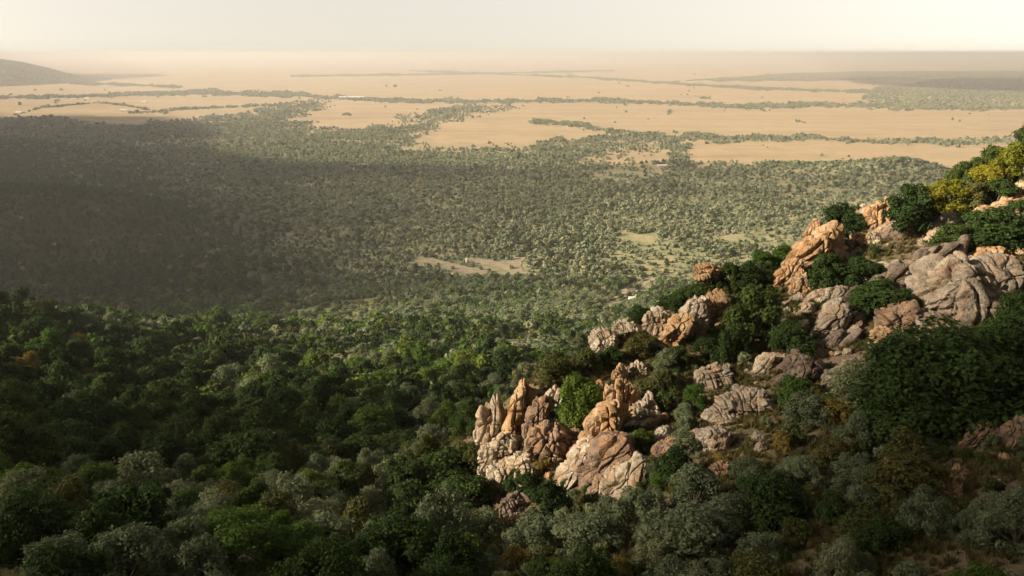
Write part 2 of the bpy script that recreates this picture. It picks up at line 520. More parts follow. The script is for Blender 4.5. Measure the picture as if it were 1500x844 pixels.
# ------------------------------------------------------------------ ground
def build_ground():
    azs = np.concatenate([np.linspace(-180, -42, 60, endpoint=False), np.linspace(-42, 42, 640), np.linspace(42, 180, 60)[1:]])
    rs = np.concatenate([np.linspace(0.6, 24, 14, endpoint=False), 24 * np.exp(np.linspace(0, math.log(45000 / 24.0), 660))])
    a, r = np.meshgrid(R(1) * azs, rs)
    x, y = (r * np.sin(a)).ravel(), (r * np.cos(a)).ravel()
    z = height(x, y)
    nc, nr = len(azs), len(rs)
    i, j = np.meshgrid(np.arange(nr - 1), np.arange(nc - 1), indexing='ij')
    v0 = (i * nc + j).ravel()
    faces = np.stack([v0, v0 + 1, v0 + nc + 1, v0 + nc], 1)[:, ::-1]
    me = mesh_np('ground', np.stack([x, y, z], 1), faces, True)
    px, py = project(x, np.maximum(y, 1), np.zeros_like(x))
    vis = (np.hypot(x, y) > 900) & (y > 0)
    s = np.ones(len(x))
    s[vis] = scrub_density(px[vis], py[vis]) * np.where(py[vis] < 215, 0.7, 1.0)
    s[(z > 25) & (np.hypot(x, y) > 4000) & (y > 0)] = 1
    at = me.attributes.new('scrub', 'FLOAT', 'POINT')
    at.data.foreach_set('value', s.astype(np.float32))
    wd = np.where(np.hypot(x, y) < 4500, wood_and_shade(x, y), 0)
    at = me.attributes.new('wood_shade', 'FLOAT', 'POINT')
    at.data.foreach_set('value', wd.astype(np.float32))
    near = 1 - sstep(170, 260, np.hypot(x, y))
    at = me.attributes.new('near', 'FLOAT', 'POINT')
    at.data.foreach_set('value', near.astype(np.float32))
    t = NT('ground')
    tc = t.n('ShaderNodeTexCoord').outputs['Object']
    a1 = t.n('ShaderNodeAttribute', attribute_name='scrub').outputs['Fac']
    a2 = t.n('ShaderNodeAttribute', attribute_name='near').outputs['Fac']
    big = t.noise(0.0011, 5, 0.6, tc)
    mid = t.noise(0.02, 5, 0.6, tc)
    fine = t.noise(0.5, 4, 0.6, tc)
    grass = t.ramp(big, [(0.3, (0.30, 0.225, 0.13)), (0.5, (0.36, 0.27, 0.155)), (0.7, (0.33, 0.225, 0.13))])
    mp = t.n('ShaderNodeMapping')
    mp.inputs['Scale'].default_value = (0.0006, 0.006, 1)
    t.l(tc, mp.inputs['Vector'])
    streak = t.noise(1.0, 5, 0.65, mp.outputs[0])
    grass = t.mix(0.5, grass, t.ramp(streak, [(0.3, (0.19, 0.15, 0.085)), (0.5, (0.33, 0.245, 0.14)), (0.66, (0.43, 0.34, 0.205))]))
    soil = t.ramp(mid, [(0.3, (0.15, 0.165, 0.08)), (0.5, (0.235, 0.235, 0.125)), (0.68, (0.36, 0.305, 0.18))])
    slope = t.ramp(fine, [(0.3, (0.06, 0.058, 0.026)), (0.5, (0.12, 0.10, 0.05)), (0.7, (0.19, 0.145, 0.085))])
    slope = t.mix(t.ramp(t.noise(0.12, 4, 0.6, tc), [(0.45, (0, 0, 0)), (0.6, (1, 1, 1))]), slope, (0.20, 0.15, 0.105))
    floor = t.ramp(mid, [(0.3, (0.035, 0.040, 0.020)), (0.6, (0.075, 0.070, 0.038))])  # woodland floor, kept dark to paint shade over the left
    soil = t.mix(t.n('ShaderNodeAttribute', attribute_name='wood_shade').outputs['Fac'], soil, floor)
    c = t.mix(a1, grass, soil)
    c = t.mix(a2, c, slope)
    bp = t.n('ShaderNodeBump')
    bp.inputs['Strength'].default_value = 0.8
    bp.inputs['Distance'].default_value = 0.6
    t.l(t.noise(0.9, 5, 0.6, tc), bp.inputs['Height'])
    o = link('ground', me, t.done(t.bsdf(c, 0.95, 0.1, bp.outputs[0])))
    tag(o, 'escarpment slopes dropping to a wide plain of scrub and tawny grass', 'ground', None, 'structure')
build_ground()

# ------------------------------------------------------------------ foliage models
def leaf_cards(centres, normals, size, rg, aspect=1.7):
    """one bent diamond-shaped card per centre"""
    n = len(centres)
    nr = normals + rg.normal(0, 0.55, (n, 3))
    nr /= np.linalg.norm(nr, axis=1)[:, None] + 1e-9
    tv = np.cross(nr, rg.normal(0, 1, (n, 3)))
    tv /= np.linalg.norm(tv, axis=1)[:, None] + 1e-9
    bv = np.cross(nr, tv)
    s = (size * rg.uniform(0.6, 1.35, n))[:, None]
    a = centres + tv * s * aspect * 0.5
    b = centres + bv * s * 0.5 + nr * s * 0.12
    c = centres - tv * s * aspect * 0.5
    d = centres - bv * s * 0.5 + nr * s * 0.12
    v = np.stack([a, b, c, d], 1).reshape(-1, 3)
    f = np.arange(4 * n).reshape(n, 4)
    return v, f

def tube(p0, p1, r0, r1, k=6, bend=None):
    p0, p1 = np.array(p0, float), np.array(p1, float)
    seg = 4
    vs = []
    ax = p1 - p0
    u = np.cross(ax, [0.3, 0.9, 0.2])
    u /= np.linalg.norm(u)
    w = np.cross(ax / np.linalg.norm(ax), u)
    for i in range(seg + 1):
        s = i / seg
        c = p0 + ax * s + (0 if bend is None else np.array(bend) * math.sin(math.pi * s))
        rr = r0 + (r1 - r0) * s
        for j in range(k):
            a = 2 * math.pi * j / k
            vs.append(c + (u * math.cos(a) + w * math.sin(a)) * rr)
    fs = [(i * k + j, i * k + (j + 1) % k, (i + 1) * k + (j + 1) % k, (i + 1) * k + j) for i in range(seg) for j in range(k)]
    return np.array(vs), np.array(fs)

def cat(parts):
    V, Fc, o = [], [], 0
    for v, f in parts:
        V.append(v)
        Fc.append(np.asarray(f) + o)
        o += len(v)
    return np.concatenate(V), np.concatenate(Fc)

def plant_model(seed, h=1.0, w=1.0, lobes=14, leaves=2600, leaf=0.055, base=0.25, upright=0.0, gap=0.25):
    """a unit plant about w wide and h tall standing on z=0: (crown verts, faces), (stem verts, faces)"""
    rg = np.random.default_rng(seed)
    cs, rad = [], []
    for i in range(lobes):
        a = i * 2.399 + rg.uniform(-0.5, 0.5)
        rr = math.sqrt((i + 0.5) / lobes) * 0.36 * w * rg.uniform(0.7, 1.3)
        top = h * (0.80 - 0.42 * (rr / (0.42 * w)) ** 2 + rg.uniform(-0.17, 0.13))
        cs.append((rr * math.cos(a), rr * math.sin(a), max(top, base * h + 0.1)))
        rad.append(rg.uniform(0.09, 0.19) * w * (14.0 / lobes) ** 0.33)
        if rr > 0.2 * w and rg.random() < 0.8:
            cs.append((rr * math.cos(a) * 1.12, rr * math.sin(a) * 1.12, h * (base + rg.uniform(0.02, 0.25))))
            rad.append(rg.uniform(0.10, 0.17) * w)
    cs, rad = np.array(cs), np.array(rad)
    wgt = rad ** 2
    k = rg.choice(len(cs), leaves, p=wgt / wgt.sum())
    d = rg.normal(0, 1, (leaves, 3))
    d[:, 2] += 0.25
    d /= np.linalg.norm(d, axis=1)[:, None]
    bump = 1 + 0.42 * vnoise(d * 2.7 + k[:, None] * 3.1, seed)
    rr = rad[k] * bump * (0.55 + 0.45 * rg.random(leaves) ** 0.5) * np.where(rg.random(leaves) < 0.14, rg.uniform(1.05, 1.45, leaves), 1)
    p = cs[k] + d * rr[:, None] * np.array([1, 1, 0.85])
    keep = vnoise(p * 6.5 / w, seed + 5) > -1 + gap * 2.2
    keep |= rg.random(leaves) < 0.35
    p, d = p[keep], d[keep]
    d = d + np.array([0, 0, 0.35])
    crown = leaf_cards(p, d, leaf * w, rg)
    stems = []
    fork = np.array([rg.uniform(-.04, .04), rg.uniform(-.04, .04), base * h * 1.1])
    stems.append(tube((0, 0, -0.10 * h), fork, 0.035 * w, 0.026 * w, 7, (0.015, 0.01, 0)))
    for c in cs[rg.permutation(len(cs))[:8]]:
        stems.append(tube(fork, c, 0.018 * w, 0.006 * w, 5, rg.uniform(-0.04, 0.04, 3)))
    return crown, cat(stems)

KINDS = {   # material, height/width, lobes, leaves, leaf size, crown base, gap
    'dark': (M_DARK, 0.92, 16, 9000, 0.031, 0.16, 0.26),
    'bright': (M_BRIGHT, 1.0, 15, 7500, 0.031, 0.16, 0.28),
    'silver': (M_SILVER, 0.85, 17, 8000, 0.027, 0.10, 0.34),
    'olive': (M_OLIVE, 0.8, 13, 6000, 0.034, 0.10, 0.32),
    'lime': (M_SUNLIT, 0.9, 15, 7500, 0.031, 0.12, 0.28),
    'big': (M_DARK, 0.72, 34, 26000, 0.018, 0.10, 0.26),
    'grand': (M_BRIGHT, 0.85, 30, 18000, 0.019, 0.12, 0.28),
    'ochre': (M_OCHRE, 0.85, 11, 3500, 0.038, 0.10, 0.36),
}
MODELS = {}
for ki, (kd, (mt, hw, lb, lv, ls, bs, gp)) in enumerate(KINDS.items()):
    MODELS[kd] = []
    for v in range(5):
        cr, st = plant_model(100 + ki * 10 + v, hw, 1.0, lb, lv, ls, bs, 0, gp)
        a, b = mesh_np(kd + '_crown', *cr), mesh_np(kd + '_trunk', *st, True)
        a.materials.append(mt)
        b.materials.append(M_BARK)
        MODELS[kd].append((a, b))

def lump(seed, n=3, sub=2, w=1.0):
    """a low lumpy core for small distant bushes"""
    bm = bmesh.new()
    bmesh.ops.create_icosphere(bm, subdivisions=sub, radius=0.5)
    v = np.array([x.co[:] for x in bm.verts])
    f = np.array([[q.index for q in p.verts] for p in bm.faces])
    bm.free()
    s = 1 + 0.35 * vnoise(v * 3.3 + seed * 7.7, seed) + 0.25 * vnoise(v * 7 + seed, seed + 3)
    v = v * s[:, None] * np.array([w, w, 0.72 * w]) + np.array([0, 0, 0.26])
    return v, f

PROTO = bpy.data.collections.new('scrub_models')     # sources of the scattered scrub, not placed themselves
def proto(name, crown, mat):
    me = mesh_np(name, *crown)
    me.materials.append(mat)
    o = bpy.data.objects.new(name, me)
    PROTO.objects.link(o)
    return o
def tri(vf):                  # quads to triangles
    v, f = vf
    if f.shape[1] == 4:
        f = np.concatenate([f[:, [0, 1, 2]], f[:, [0, 2, 3]]])
    return v, f

def make_set(prefix, specs):
    c = bpy.data.collections.new(prefix)
    for i, (mat, seed, lv, ls, lb, core) in enumerate(specs):
        cr, _ = plant_model(seed, 0.78, 1.0, lb, lv, ls, 0.08, 0, 0.28)
        parts = [tri(cr)]
        if core:
            v, f = lump(seed, 3, core)
            parts.append((v * np.array([0.74, 0.74, 0.80]), f))
        me = mesh_np('%s_%02d' % (prefix, i), *cat(parts))
        me.materials.append(mat)
        o = bpy.data.objects.new('%s_%02d' % (prefix, i), me)
        c.objects.link(o)
    return c
MID = make_set('bush_mid', [(M_SILVER, 301, 520, 0.10, 10, 2), (M_SILVER, 302, 480, 0.11, 9, 2), (M_SCRUB, 303, 520, 0.10, 10, 2), (M_DARK, 304, 560, 0.11, 11, 2),
                            (M_OLIVE, 305, 480, 0.11, 9, 2), (M_BRIGHT, 306, 520, 0.11, 10, 2), (M_DARK, 307, 520, 0.11, 8, 2)])
LOW = make_set('bush_low', [(M_SILVER, 331, 1300, 0.062, 9, 0), (M_SILVER, 332, 1200, 0.062, 8, 0), (M_OLIVE, 333, 1300, 0.062, 9, 0), (M_DARK, 334, 1400, 0.060, 10, 0),
                            (M_OLIVE, 335, 1200, 0.062, 8, 0), (M_BRIGHT, 336, 1300, 0.062, 9, 0), (M_DARK, 337, 1300, 0.060, 8, 0)])
FARS = make_set('bush_far', [(M_SCRUB, 311, 110, 0.22, 7, 1), (M_SCRUB, 312, 100, 0.24, 6, 1), (M_SILVER, 313, 100, 0.22, 7, 1), (M_DARK, 314, 110, 0.24, 6, 1), (M_OLIVE, 315, 100, 0.24, 6, 1)])

def tuft_set():
    c = bpy.data.collections.new('tuft')
    for i in range(3):
        rg = np.random.default_rng(400 + i)
        V, Fc = [], []
        for b in range(46):
            a = rg.uniform(0, 6.28)
            r0 = rg.uniform(0, 0.35)
            p = np.array([r0 * math.cos(a), r0 * math.sin(a), 0])
            lean = np.array([math.cos(a), math.sin(a), 0]) * rg.uniform(0.05, 0.5)
            hh = rg.uniform(0.5, 1.0)
            s = np.array([-math.sin(a), math.cos(a), 0]) * 0.045
            k = len(V)
            V += [p - s, p + s, p + lean * 0.5 + s * 0.7 + [0, 0, hh * 0.6], p + lean * 0.5 - s * 0.7 + [0, 0, hh * 0.6], p + lean + [0, 0, hh], p + lean * 1.03 + [0, 0, hh]]
            Fc += [(k, k + 1, k + 2, k + 3), (k + 3, k + 2, k + 5, k + 4)]
        me = mesh_np('tuft_%d' % i, np.array(V), np.array(Fc))
        me.materials.append(M_GRASS)
        c.objects.link(bpy.data.objects.new('tuft_%d' % i, me))
    return c
TUFT = tuft_set()

def scatter(name, P, scl, idx, coll, label, category, tilt=0.15):
    """many plants nobody could count: one object of points that carry the models"""
    n = len(P)
    me = bpy.data.meshes.new(name)
    me.vertices.add(n)
    me.vertices.foreach_set('co', np.asarray(P, np.float32).ravel())
    rg = np.random.default_rng(n)
    rot = np.stack([rg.normal(0, tilt, n), rg.normal(0, tilt, n), rg.uniform(0, 6.283, n)], 1).astype(np.float32)
    a = me.attributes.new('rot', 'FLOAT_VECTOR', 'POINT')
    a.data.foreach_set('vector', rot.ravel())
    scl = np.asarray(scl, np.float32)
    s3 = np.stack([scl, scl * rg.uniform(0.85, 1.15, n), scl * rg.uniform(0.8, 1.2, n)], 1).astype(np.float32)
    a = me.attributes.new('scl', 'FLOAT_VECTOR', 'POINT')
    a.data.foreach_set('vector', s3.ravel())
    a = me.attributes.new('idx', 'INT', 'POINT')
    a.data.foreach_set('value', np.asarray(idx, np.int32))
    o = link(name, me)
    ng = bpy.data.node_groups.new(name, 'GeometryNodeTree')
    ng.interface.new_socket('Geometry', in_out='INPUT', socket_type='NodeSocketGeometry')
    ng.interface.new_socket('Geometry', in_out='OUTPUT', socket_type='NodeSocketGeometry')
    N, L = ng.nodes, ng.links
    gi, go = N.new('NodeGroupInput'), N.new('NodeGroupOutput')
    ci = N.new('GeometryNodeCollectionInfo')
    ci.inputs['Collection'].default_value = coll
    ci.inputs['Separate Children'].default_value = True
    ci.inputs['Reset Children'].default_value = True
    iop = N.new('GeometryNodeInstanceOnPoints')
    iop.inputs['Pick Instance'].default_value = True
    def att(nm, typ):
        q = N.new('GeometryNodeInputNamedAttribute')
        q.data_type = typ
        q.inputs[0].default_value = nm
        return q.outputs[0]
    L.new(gi.outputs[0], iop.inputs['Points'])
    L.new(ci.outputs[0], iop.inputs['Instance'])
    L.new(att('idx', 'INT'), iop.inputs['Instance Index'])
    L.new(att('rot', 'FLOAT_VECTOR'), iop.inputs['Rotation'])
    L.new(att('scl', 'FLOAT_VECTOR'), iop.inputs['Scale'])
    L.new(iop.outputs[0], go.inputs[0])
    md = o.modifiers.new('scatter', 'NODES')
    md.node_group = ng
    tag(o, label, category, None, 'stuff')
    return o

# ------------------------------------------------------------------ rocks
def rock_mat(name, c1, c2, c3, rust):
    t = NT(name)
    tc = t.n('ShaderNodeTexCoord').outputs['Object']
    oi = t.n('ShaderNodeObjectInfo')
    ad = t.n('ShaderNodeVectorMath', operation='ADD')
    t.l(tc, ad.inputs[0])
    t.l(oi.outputs['Location'], ad.inputs[1])
    v = ad.outputs[0]
    c = t.ramp(t.noise(0.45, 6, 0.62, v), [(0.32, c1), (0.5, c2), (0.66, c3)])
    mp = t.n('ShaderNodeMapping')
    mp.inputs['Scale'].default_value = (1.1, 1.1, 0.25)
    t.l(v, mp.inputs['Vector'])
    st = t.ramp(t.noise(0.6, 5, 0.6, mp.outputs[0]), [(0.46, (0, 0, 0)), (0.6, (1, 1, 1))])
    c = t.mix(t.math('MULTIPLY', st, rust), c, (0.34, 0.19, 0.085))
    sp = t.ramp(t.noise(4.5, 3, 0.7, v), [(0.36, (0.55, 0.52, 0.48)), (0.52, (1, 1, 1)), (0.68, (1.25, 1.2, 1.12))])
    c = t.mix(0.75, c, sp, 'MULTIPLY')
    li = t.ramp(t.noise(1.7, 4, 0.65, v), [(0.60, (0, 0, 0)), (0.68, (1, 1, 1))])
    c = t.mix(t.math('MULTIPLY', li, 0.45), c, (0.10, 0.095, 0.085))
    vo = t.n('ShaderNodeTexVoronoi', feature='DISTANCE_TO_EDGE')
    vo.inputs['Scale'].default_value = 0.9
    wv = t.n('ShaderNodeVectorMath', operation='ADD')
    wn_ = t.n('ShaderNodeTexNoise')
    wn_.inputs['Scale'].default_value = 0.9
    t.l(v, wn_.inputs['Vector'])
    t.l(v, wv.inputs[0])
    t.l(wn_.outputs['Color'], wv.inputs[1])
    t.l(wv.outputs[0], vo.inputs['Vector'])
    crack = t.ramp(vo.outputs['Distance'], [(0.0, (0, 0, 0)), (0.05, (1, 1, 1))])
    b1 = t.n('ShaderNodeBump')
    b1.inputs['Strength'].default_value = 0.7
    b1.inputs['Distance'].default_value = 0.25
    t.l(t.math('ADD', t.noise(1.6, 6, 0.62, v), t.math('MULTIPLY', crack, 0.5)), b1.inputs['Height'])
    return t.done(t.bsdf(c, 0.9, 0.15, b1.outputs[0]))
RM = {
    'pale': rock_mat('pale_granite', (0.21, 0.165, 0.11), (0.36, 0.31, 0.235), (0.54, 0.485, 0.39), 0.35),
    'orange': rock_mat('rust_granite', (0.27, 0.17, 0.09), (0.38, 0.265, 0.155), (0.44, 0.34, 0.225), 0.8),
    'brown': rock_mat('brown_granite', (0.12, 0.085, 0.062), (0.20, 0.145, 0.105), (0.29, 0.22, 0.165), 0.45),
    'grey': rock_mat('grey_granite', (0.15, 0.125, 0.095), (0.26, 0.23, 0.185), (0.37, 0.335, 0.275), 0.35),
    'dark': rock_mat('purple_granite', (0.085, 0.066, 0.055), (0.14, 0.114, 0.096), (0.21, 0.175, 0.145), 0.2),
}
def rock_mesh(name, seed, w, d, h, sub=5, cell=None, tilt=0.0, amp=0.10, stretch=2.2):
    rg = np.random.default_rng(seed)
    u, f = ico(sub)
    nrm = rg.normal(0, 1, (15, 3))
    nrm /= np.linalg.norm(nrm, axis=1)[:, None]
    dd = rg.uniform(0.68, 1.0, 15)
    dot = np.maximum(u @ nrm.T, 0.02)
    rr = dd[None, :] / dot
    rr = -np.log(np.exp(-np.minimum(rr, 4) * 14).sum(1) + np.exp(-1.12 * 14)) / 14
    rr = np.clip(rr, 0.35, 1.15)
    p = u * rr[:, None] * np.array([w, d, h]) * 0.5
    m = min(w, d, h) if stretch < 1.5 else (w + d + h) / 3
    cell = cell or m * 0.27
    q = (p + 0.10 * m * np.stack([fbm(p / m * 2.2, 2, seed + k) for k in (1, 2, 3)], 1)) / cell
    q = q * np.array([1.0, 1.0, 1.0 / stretch]) + seed * 1.37
    f1, f2, cid = voronoi(q, seed)
    edge = np.exp(-((f2 - f1) / 0.075) ** 2)
    off = (cid - 0.5) * amp * 2 * m - edge * amp * 1.25 * m
    off *= 0.62
    # joints: parallel fracture planes in three directions, the blocks between them stepped
    jw = 0.05 * m * np.stack([fbm(p / m * 1.6, 3, seed + k) for k in (11, 12, 13)], 1)
    for j, (nv, sp_, ga) in enumerate((((0.95, 0.20, 0.16), 0.15, 1.0), ((0.25, 0.90, 0.30), 0.24, 0.7), ((-0.15, 0.30, 0.93), 0.30 if stretch < 2 else 0.52, 0.8))):
        nv = np.array(nv) + rg.normal(0, 0.12, 3)
        nv /= np.linalg.norm(nv)
        ph = (p + jw) @ nv / (sp_ * m) + rg.random()
        ph = ph + 0.18 * np.sin(ph * 2.1 + seed)
        k_ = np.floor(ph)
        fr = ph - k_
        dj = np.minimum(fr, 1 - fr)
        hv = hash3(k_.astype(np.int64), np.full(len(p), j), np.floor(cid * 50).astype(np.int64), seed)
        on = (hv > 0.25)
        off += ((hv - 0.5) * 0.75 - np.exp(-(dj / 0.085) ** 2) * 0.85 * on) * amp * ga * m
    off += 0.045 * m * fbm(p / m * 5, 4, seed + 8)
    p = p + u * off[:, None]
    a = R(tilt)
    ca, sa = math.cos(a), math.sin(a)
    p = np.stack([p[:, 0] * ca + p[:, 2] * sa, p[:, 1], -p[:, 0] * sa + p[:, 2] * ca], 1)
    return mesh_np(name, p, f, False)

# centre px, centre py, width px, length px, lean deg (right +), colour, name, category, label, phrase other labels use
ROCKS = [
    (722, 628, 42, 96, 14, 'pale', 'boulder', 'tall pale upright boulder forming the left tip of the outcrop', 'the pale boulder at the outcrop tip'),
    (755, 606, 34, 88, 12, 'orange', 'rock_pillar', 'rust brown rock pillar beside the pale boulder at the outcrop tip', 'the rust brown rock pillar'),
    (738, 664, 52, 58, 10, 'pale', 'boulder', 'pale angular block under the rust brown rock pillar', 'the pale block under the pillar'),
    (711, 684, 24, 40, 0, 'pale', 'boulder', 'small pale block at the lower left foot of the outcrop', 'the small pale block at the outcrop foot'),
    (703, 724, 30, 50, 6, 'brown', 'boulder', 'brown jointed block low on the left foot of the outcrop', 'the brown block low on the outcrop'),
    (752, 742, 44, 36, 0, 'dark', 'boulder', 'dark rounded boulder in deep shade under the outcrop', 'the dark boulder under the outcrop'),
    (756, 762, 30, 18, 0, 'brown', 'boulder', 'low tan boulder lying below the dark rounded boulder', 'the low tan boulder'),
    (786, 622, 36, 84, 16, 'brown', 'rock', 'tall brown leaning slab right of the rust pillar', 'the brown leaning slab'),
    (812, 600, 40, 66, 22, 'pale', 'rock', 'cream leaning slab behind the bright green tree', 'the cream leaning slab'),
    (775, 578, 20, 30, 10, 'orange', 'boulder', 'orange knob of rock on top of the outcrop', 'the orange knob'),
    (806, 650, 74, 60, 22, 'brown', 'boulder', 'brown fractured rock mass under the bright green tree', 'the fractured brown mass'),
    (797, 664, 50, 36, 16, 'pale', 'boulder', 'whitish block jutting from the fractured brown mass', 'the whitish jutting block'),
    (772, 690, 60, 50, 10, 'pale', 'boulder', 'pale stepped block above the dark tree at the outcrop foot', 'the pale stepped block'),
    (735, 700, 40, 52, 10, 'pale', 'boulder', 'weathered pale block on the lower left flank of the outcrop', 'the weathered pale block'),
    (906, 598, 62, 74, 30, 'orange', 'boulder', 'rust coloured boulder capping the great leaning slab', 'the rust boulder capping the slab'),
    (872, 642, 50, 128, 30, 'orange', 'rock', 'great leaning rust slab with a bright sunlit left edge', 'the great leaning slab'),
    (846, 684, 36, 104, 26, 'pale', 'rock', 'pale lower buttress of the great leaning slab', 'the pale buttress'),
    (890, 676, 58, 124, 34, 'brown', 'rock', 'brown shadowed slab right of the great leaning slab', 'the shadowed brown slab'),
    (912, 704, 34, 92, 38, 'pale', 'rock', 'thin pale slab at the lower right of the outcrop face', 'the thin pale slab'),
    (884, 716, 34, 60, 34, 'brown', 'rock', 'short brown slab at the foot of the outcrop face', 'the short brown slab'),
    (946, 607, 40, 52, 20, 'pale', 'boulder', 'pale split boulder right of the rust capping boulder', 'the pale split boulder'),
    (922, 590, 26, 40, 20, 'orange', 'boulder', 'small orange block beside the pale split boulder', 'the small orange block'),
    (934, 542, 34, 24, 0, 'pale', 'boulder', 'low cream boulder on the grassy outcrop top', 'the low cream boulder'),
    (908, 550, 24, 28, 0, 'orange', 'boulder', 'small tan boulder left of the low cream boulder', 'the small tan boulder'),
    (975, 664, 24, 52, 44, 'brown', 'rock', 'narrow brown slab poking out of the shrubs below the outcrop top', 'the narrow brown slab'),
    (1040, 553, 60, 34, -6, 'grey', 'boulder', 'smooth pale dome of rock behind the stony clearing', 'the smooth pale dome'),
    (1100, 592, 84, 32, 8, 'grey', 'rock', 'flat cracked grey slab at the right of the stony clearing', 'the flat grey slab'),
    (1062, 606, 60, 24, 0, 'grey', 'rock', 'low broken slab in the middle of the stony clearing', 'the low broken slab'),
    (1046, 646, 50, 44, 30, 'grey', 'rock', 'sloping grey slab at the lower end of the stony clearing', 'the sloping grey slab'),
    (1058, 690, 34, 26, 0, 'brown', 'boulder', 'dark brown boulder below the stony clearing', 'the dark brown boulder'),
    (884, 502, 42, 40, 10, 'pale', 'boulder', 'pale boulder at the lower left end of the crest', 'the pale boulder ending the crest'),
    (917, 487, 40, 32, 10, 'pale', 'boulder', 'cream boulder next along the crest above the outcrop', 'the cream crest boulder'),
    (963, 476, 34, 48, 14, 'pale', 'rock', 'upright cream slab on the lower crest', 'the upright cream slab'),
    (986, 490, 34, 80, 34, 'orange', 'rock', 'long rusty slab leaning on the lower crest', 'the long rusty slab'),
    (1018, 470, 44, 60, 28, 'pale', 'rock', 'pale fractured slab right of the long rusty slab', 'the pale fractured slab'),
    (1050, 448, 52, 40, 20, 'orange', 'boulder', 'broken orange rock beside the dense dark tree', 'the broken orange rock'),
    (1034, 398, 40, 28, 6, 'orange', 'boulder', 'single sunlit tan boulder perched on the skyline', 'the perched skyline boulder'),
    (1192, 376, 62, 104, 46, 'orange', 'boulder', 'large sunlit orange slab on the middle crest', 'the large orange slab'),
    (1156, 404, 34, 50, 40, 'orange', 'boulder', 'lower block of the large orange slab on the crest', 'the lower orange block'),
    (1172, 420, 36, 40, 30, 'orange', 'boulder', 'rough orange rock under the large orange slab', 'the rough orange rock'),
    (1228, 352, 26, 34, 20, 'pale', 'boulder', 'small pale rock at the upper end of the large orange slab', 'the small pale rock'),
    (1190, 342, 22, 30, 20, 'orange', 'boulder', 'little orange rock on the skyline above the large slab', 'the little skyline rock'),
    (1290, 324, 42, 58, 8, 'orange', 'boulder', 'sunlit orange boulder standing highest on the skyline', 'the highest orange boulder'),
    (1296, 300, 14, 16, 0, 'orange', 'boulder', 'orange capstone on the highest orange boulder', 'the orange capstone'),
    (1270, 312, 26, 26, 10, 'pale', 'boulder', 'pale boulder tucked behind the highest orange boulder', 'the tucked pale boulder'),
    (1262, 350, 22, 20, 0, 'orange', 'boulder', 'left one of two small tan blocks under the highest boulder', 'the left small tan block'),
    (1278, 352, 20, 22, 0, 'pale', 'boulder', 'right one of two small tan blocks under the highest boulder', 'the right small tan block'),
    (1412, 432, 122, 100, 20, 'grey', 'boulder', 'huge cracked grey boulder on the right slope', 'the huge grey boulder'),
    (1468, 410, 84, 66, 14, 'grey', 'boulder', 'grey rounded shoulder at the right of the huge cracked boulder', 'the grey shoulder'),
    (1430, 386, 70, 24, -12, 'orange', 'rock', 'tan flat slab lying over the huge cracked boulder', 'the tan flat slab'),
    (1316, 474, 62, 62, 12, 'brown', 'boulder', 'brown craggy boulder left of the huge grey boulder', 'the brown craggy boulder'),
    (1300, 498, 40, 30, 0, 'orange', 'boulder', 'orange foot of the brown craggy boulder', 'the orange foot'),
    (1334, 444, 14, 16, 0, 'orange', 'boulder', 'small round orange stone left of the huge grey boulder', 'the small round stone'),
    (1356, 378, 34, 150, 62, 'dark', 'rock', 'long purple brown slab slanting down the upper right slope', 'the long purple slab'),
    (1262, 430, 36, 130, 58, 'dark', 'rock', 'long bare dark slab below the large dark shrub row', 'the long bare slab'),
    (1218, 478, 52, 62, 40, 'grey', 'rock', 'grey slab on the open middle slope', 'the grey mid slope slab'),
    (1318, 410, 40, 40, 40, 'grey', 'boulder', 'rounded grey boulder above the brown craggy boulder', 'the rounded grey boulder'),
    (1178, 546, 58, 44, 16, 'dark', 'boulder', 'smooth purple brown boulder above the bright green bush', 'the purple brown boulder'),
    (1240, 546, 44, 70, 58, 'grey', 'rock', 'pale tilted slab above the silver shrubs', 'the pale tilted slab'),
    (1120, 536, 26, 44, 44, 'pale', 'rock', 'slim pale slab left of the purple brown boulder', 'the slim pale slab'),
    (1380, 480, 60, 34, 20, 'grey', 'rock', 'flat grey slab under the huge cracked boulder', 'the flat slab under the huge boulder'),
    (1458, 306, 26, 92, 64, 'orange', 'rock', 'sunlit orange slab below the yellow green crest trees', 'the sunlit orange slab'),
    (1492, 288, 26, 30, 0, 'orange', 'boulder', 'orange boulder at the right edge below the crest', 'the orange edge boulder'),
    (1490, 326, 40, 26, 10, 'brown', 'boulder', 'brown boulder at the right edge under the orange boulder', 'the brown edge boulder'),
    (1432, 640, 34, 80, 52, 'brown', 'rock', 'rusty slab in the shaded right foreground', 'the rusty foreground slab'),
    (1382, 728, 44, 46, 10, 'orange', 'boulder', 'rusty boulder low in the shaded right foreground', 'the rusty foreground boulder'),
    (1484, 640, 36, 50, 40, 'brown', 'boulder', 'brown boulder at the right edge of the shaded foreground', 'the brown foreground boulder'),
    (1402, 700, 20, 26, 10, 'orange', 'boulder', 'little rusty rock above the rusty foreground boulder', 'the little rusty rock'),
]
LAND = []       # landmarks for the labels: px, py, radius, phrase
rp = np.array([(r[0], r[1]) for r in ROCKS], float)
gx, gy, gz = ridge_hit(rp[:, 0], rp[:, 1] + np.array([0.15 * r[3] for r in ROCKS]))
ROCKPOS = []
